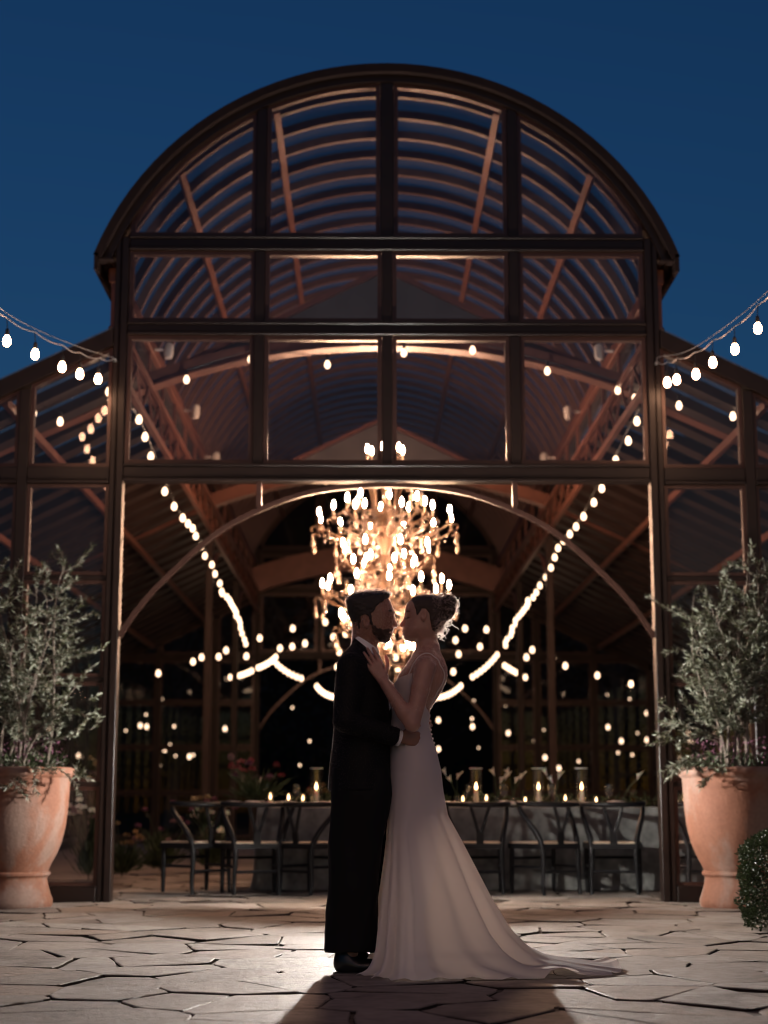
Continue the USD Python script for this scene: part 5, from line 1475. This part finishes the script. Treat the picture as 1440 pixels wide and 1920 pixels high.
hN = hand(C(640, 775, -.205), C(533, 585, -.185) - C(640, 775, -.205), (0, -1, 0), (.87, 0, .49), .93, (6, 10, 8), 4.5, .12)
hF = hand(C(545, 690, .21), C(450, 640, .20) - C(545, 690, .21), (0, 1, .2), (.3, 0, .9), .92, (10, 14, 10), 4, .12)
TR = [row(1214, 786, 816, .055), row(1226, 776, 823, .115), row(1238, 768, 832, .15), row(1252, 758, 837, .163), row(1268, 746, 839, .155), row(1285, 741, 834, .145), row(1305, 740, 824, .132), row(1330, 737, 808, .118), row(1355, 735, 802, .112), row(1380, 733, 807, .125), row(1410, 731, 816, .155), row(1444, 730, 824, .170), row(1500, 734, 824, .165), row(1560, 742, 818, .155)]
w_torso = loft(TR, 2.1)
WE = P(720 + 532 / 7.2, 1080 + 555 / 7.2, D0)


def woman_body(p):
    d = smin(w_skull(p), w_nose(p), .005)
    for s in (-1, 1):
        e = ellip(p, WE + [0, s * .071, 0], (.015, .009, .026), rot_y(8))
        e = np.maximum(e, -ellip(p, WE + [-.003, s * .079, .003], (.008, .006, .014), rot_y(8)))
        d = smin(d, e, .004)
        ec = P(720 + 318 / 7.2, 1080 + 560 / 7.2, D0) + [0, s * .031, 0]
        d = np.maximum(d, -ellip(p, ec + [-.011, s * .006, 0], (.014, .015, .009)))
        d = smin(d, ellip(p, ec + [.004, 0, -.001], (.012, .013, .011)), .003)
    d = smin(d, cap(p, C(930, 470), C(946, 600), .047, .050), .022)
    d = smin(d, cap(p, C(946, 600), C(955, 700), .055, .08), .05)
    d = smin(d, w_torso(p), .03)
    for sh, el, wr in ((w_shoN, w_elbN, w_wriN), (w_shoF, w_elbF, w_wriF)):
        mid = sh + (el - sh) * .35; fm = el + (wr - el) * .28
        d = smin(d, smin(cap(p, sh, mid, .049, .046), cap(p, mid, el, .046, .037), .01), .028)
        d = smin(d, smin(cap(p, el, fm, .035, .039), cap(p, fm, wr, .039, .0245), .01), .014)
    # shoulder blade and spine hollow
    d = smin(d, ellip(p, C(1010, 740, -.075), (.035, .055, .06)), .03)
    d = d + .008 * np.exp(-((p[:, 1] - D0) / .022) ** 2) * (p[:, 0] > PX(800, 1300)) * np.clip((p[:, 2] - PY(1385)) * 8, 0, 1) * (p[:, 2] < PY(1215))
    for s in (-1, 1):
        d = smin(d, cap(p, O(778, 1540, s * .08), O(770, 1690, s * .08), .075, .05), .02); d = smin(d, cap(p, O(770, 1690, s * .08), (PX(770, 1800), D0 + s * .08, .06), .05, .035), .01)
    d = with_hand(p, d, w_wriN, hN); d = with_hand(p, d, w_wriF, hF)
    return d


w_mesh = nets(woman_body, (PX(660, 1400), D0 - .34, .0), (PX(862, 1400), D0 + .34, PY(1105)), .0042)
wb = wom.part('body', w_mesh, 'woman_skin', smooth=True)
WH = [(352, 328), (380, 300), (450, 268), (580, 252), (700, 262), (790, 300), (850, 380), (860, 520), (830, 620), (795, 700), (745, 768), (690, 772), (645, 745), (625, 640), (596, 520), (560, 468), (505, 462), (470, 520), (440, 560), (420, 470), (395, 380)]
wh_o = inflate(Polygon(W1(WH)).buffer(0).union(Polygon(W1(WS)).buffer(.002)), .0745, .068); wh_i = prism(W1(WH))
wh_f = lambda p: -smin(-wh_o(p), -wh_i(p), .006)
bun_c = P(720 + 835 / 7.2, 1080 + 430 / 7.2, D0)


def woman_hair(p):
    d = wh_f(p)
    q = p - bun_c; rr = np.hypot(q[:, 0], q[:, 2]); an = np.arctan2(q[:, 2], q[:, 0])
    b_ = ellip(p, bun_c, (.050, .052, .068), rot_y(20))
    b_ = b_ + .006 * np.sin(an * 3 + rr * 150 + q[:, 1] * 60) + (meshkit.fbm(p * 60, 2, 5).astype(np.float32) - .5) * .012
    d = smin(d, b_, .012)
    return d + (meshkit.fbm(p * [40, 60, 110], 2, 6).astype(np.float32) - .5) * .005


wh = wom.part('hair', nets(woman_hair, (PX(755, 1150), D0 - .10, PY(1195)), (PX(866, 1150), D0 + .10, PY(1102)), .0034), 'brown_hair', smooth=True, parent=wb)
hv_, hf_ = nets(woman_hair, (PX(755, 1150), D0 - .10, PY(1195)), (PX(866, 1150), D0 + .10, PY(1102)), .006)
r4 = np.random.default_rng(4)
bk = hv_[hv_[:, 0] > PX(812, 1130)]; bk = bk[r4.integers(0, len(bk), 480)]
fuzz(wom, 'curls', 'backlit_hair', bk, (bk - bun_c) + r4.normal(size=bk.shape) * .03 + [0, 0, .0], 0.040, .0014, r4, curl=.40, parent=wh, n=10)
low = hv_[(hv_[:, 0] > PX(815, 1170)) & (hv_[:, 2] < PY(1160))]; low = low[r4.integers(0, len(low), 130)]
fuzz(wom, 'loose_curls', 'backlit_hair', low, np.c_[r4.uniform(.2, 1, 130), r4.normal(size=130) * .4, r4.uniform(-.8, .1, 130)], 0.075, .0014, r4, curl=.42, parent=wh, n=14, grav=.06)
tp = hv_[(hv_[:, 2] > PY(1122))]; tp = tp[r4.integers(0, len(tp), 170)]
fuzz(wom, 'flyaway_hairs', 'backlit_hair', tp, np.c_[np.full(170, .8), r4.normal(size=170) * .4, np.full(170, .35)], 0.022, .0010, r4, curl=.15, parent=wh, n=6)
nap(wom, 'skin_down', 'rim_skin_fuzz', w_mesh, lambda v: v[:, 2] > PY(1340), 16000, .005, .0009, r4, wb)
for s in (-1, 1):
    f_ = lambda x, y, w_: P(720 + x / 7.2, 1080 + y / 7.2, D0) + [0, s * w_, 0]
    wom.part('eyebrow', MB().tube(spline([f_(292, 500, .024), f_(315, 486, .042), f_(352, 500, .054)], 8), [.0015, .0028, .003, .003, .003, .0025, .002, .0015], 5), 'brown_hair', parent=wb)
    wom.part('eyelash', MB().tube(spline([f_(288, 578, .028), f_(312, 582, .042), f_(340, 574, .049)], 8), .003, 5), 'dark_hair', parent=wb)
lps = inflate(W1([(256, 726), (246, 743), (259, 763), (249, 785), (266, 802), (300, 775), (300, 750)]), .0245, .03)
wom.part('lips', nets(lambda p: lps(p) - .0012, (PX(750, 1180), D0 - .04, PY(1195)), (PX(765, 1180), D0 + .04, PY(1178)), .002), 'lip', smooth=True, parent=wb)
wom.part('earring', MB().ell(WE + [.0, -.078, -.030], (.004,) * 3, 1), 'crystal', parent=wb)

# the gown: one surface from the neckline to the hem and along the train
DR = [(PY(y), PX(a, y), PX(b, y), hw) for y, a, b, hw in ((1268, 744, 841, .159), (1285, 738.5, 836, .150), (1305, 737.5, 826, .137), (1330, 735, 810, .123), (1355, 733, 804, .117), (1380, 731, 809, .130), (1410, 729, 819, .160), (1444, 727.5, 827, .176), (1480, 727, 831, .182), (1529, 727, 840, .192), (1578, 724, 867, .215), (1630, 718, 894, .255), (1684, 711, 922, .305), (1742, 705, 958, .365), (1772, 702, 988, .40))]
DR += [(z, PX(a, 1810), PX(b, 1810), hw) for z, a, b, hw in ((.095, 699, 1008, .425), (.06, 694, 1040, .44), (.035, 688, 1095, .455), (.018, 678, 1140, .465), (.007, 667, 1163, .475))]
DR = np.array(sorted(DR))
nph, nu = 260, 120
ph = np.linspace(0, 2 * np.pi, nph, endpoint=False)
zn = PY(1262)
# neckline: high at the bust (towards -x), low at the back
cph = np.cos(ph)
ztop = np.interp(cph, [-1, -.85, -.45, .0, .35, .7, .9, 1.0], [PY(1279), PY(1272), PY(1266), PY(1292), PY(1318), PY(1330), PY(1338), PY(1342)])
fold_k = np.stack([meshkit.fbm(np.c_[np.cos(ph) * 2.6 + 3, np.sin(ph) * 2.6, np.full(nph, .3 * j)], 3, 15) for j in range(2)])
vv = []
uu = np.linspace(0, 1, nu) ** 1.0
for u in uu:
    z = ztop * (1 - u) + .004 * u
    if u > .80:
        z = np.interp(u, [.80, 1.0], [0, 1]); z = (ztop * .2 + .0032) * (1 - z) ** 1.6 + .006 * z
    x0, x1, hw = (np.interp(z, DR[:, 0], DR[:, k]) for k in (1, 2, 3))
    cxx = np.interp(z, [0, .35, 1.0], [PX(775, 1700), PX(775, 1650), 0.0]); cxx = np.where(z > .95, (x0 + x1) / 2, np.clip(cxx, x0 + (x1 - x0) * .22, x0 + (x1 - x0) * .5))
    blend = np.clip((PY(1440) - z) * 3.2, 0, 1)
    cxx = (x0 + x1) / 2 * (1 - blend) + cxx * blend
    ax = np.where(cph > 0, x1 - cxx, cxx - x0)
    amp = np.interp(z, [0, .05, .25, .6, .85, 1.2], [.16, .15, .11, .045, .005, .0])
    wob = np.sin(ph * 11 + 2.2 * np.sin(ph * 3 + 1) + .6) * .55 + np.sin(ph * 19 + 2.0 * np.sin(ph * 2) + z * 1.5) * .3 + (fold_k[0] - .5) * 1.0
    front = np.clip(-np.sin(ph) * 1.2 + .35, 0, 1)
    k = 1 + amp * wob * (.5 + .5 * front)
    k = np.where(cph > .55, 1 + (k - 1) * .8, k)
    tip = np.clip((cph - .80) / .2, 0, 1)                      # do not let the train's end wander
    k = k * (1 - tip) + (1 - .02 * (fold_k[1] - .5)) * tip
    shape = np.abs(np.sin(ph)) ** np.where(cph > 0, np.interp(z, [0, .12, .4, .9], [.60, .78, .95, .95]), .93)
    x = cxx + ax * cph * k; yv = D0 + hw * np.sign(np.sin(ph)) * shape * k + np.where(cph > .5, .10 * (cph - .5) * np.interp(z, [0, .3], [1, 0]), 0)
    ruff = np.interp(z, [.006, .02, .08], [1, .8, 0]) * (.004 + .010 * np.maximum(0, np.sin(ph * 23 + 3 * np.sin(ph * 5))))
    lift = np.interp(z, [.0, .06], [1, 0]) * .045 * np.maximum(0, np.sin((x - .95) * 12 + yv * 3)) * (cph > .6)
    vv.append(np.c_[x, yv, np.maximum(z + ruff + lift, .008)])
vv = np.vstack(vv)
# the flared panel let into the right of the skirt, of thinner stuff
qq = [[r * nph + j, (r + 1) * nph + j, (r + 1) * nph + (j + 1) % nph, r * nph + (j + 1) % nph] for r in range(nu - 1) for j in range(nph)]
qq = np.array(qq)[:, ::-1]; qc = vv[qq].mean(1); aq = ph[qq[:, 0] % nph]
thin = (qc[:, 2] < .78) & (np.cos(aq) > .12 + .62 * np.clip((qc[:, 2] - .30) / .48, 0, 1)) 


def compact(v, q):
    u, inv = np.unique(q, return_inverse=True)
    return MB().add(v[u], inv.reshape(q.shape))


dp = wom.part('dress', compact(vv, qq[~thin]), 'satin', smooth=True)
wom.part('flared_panel', compact(vv, qq[thin]), 'thin_satin', smooth=True, parent=dp)
def onto(f, q, off):
    q = np.asarray(q, np.float32).copy()
    for _ in range(12):
        e = 2e-3; d = f(q); g_ = np.stack([f(q + np.eye(3, dtype=np.float32)[k] * e) - d for k in range(3)], 1) / e
        q -= (g_ * (d - off)[:, None] / np.maximum((g_ ** 2).sum(1, keepdims=True), .1)).astype(np.float32)
    return q


for s in (-1, 1):
    wom.part('strap', MB().tube(onto(woman_body, spline([C(795, 765, s * .13), C(850, 665, s * .13), C(925, 612, s * .115), C(992, 668, s * .105), C(1022, 745, s * .098), C(1015, 850, s * .090), C(985, 958, s * .075)], 40), .0015), .0032, 6), 'satin', smooth=50, parent=dp)
# seam of the flared panel and the row of covered buttons down the back
for k in range(7):
    z = PY(1352 + 8.2 * k); xb = np.interp(z, DR[:, 0], DR[:, 2])
    wom.part('button', MB().ell((xb + .003, D0, z), (.004, .006, .006), 1), 'satin', parent=dp)
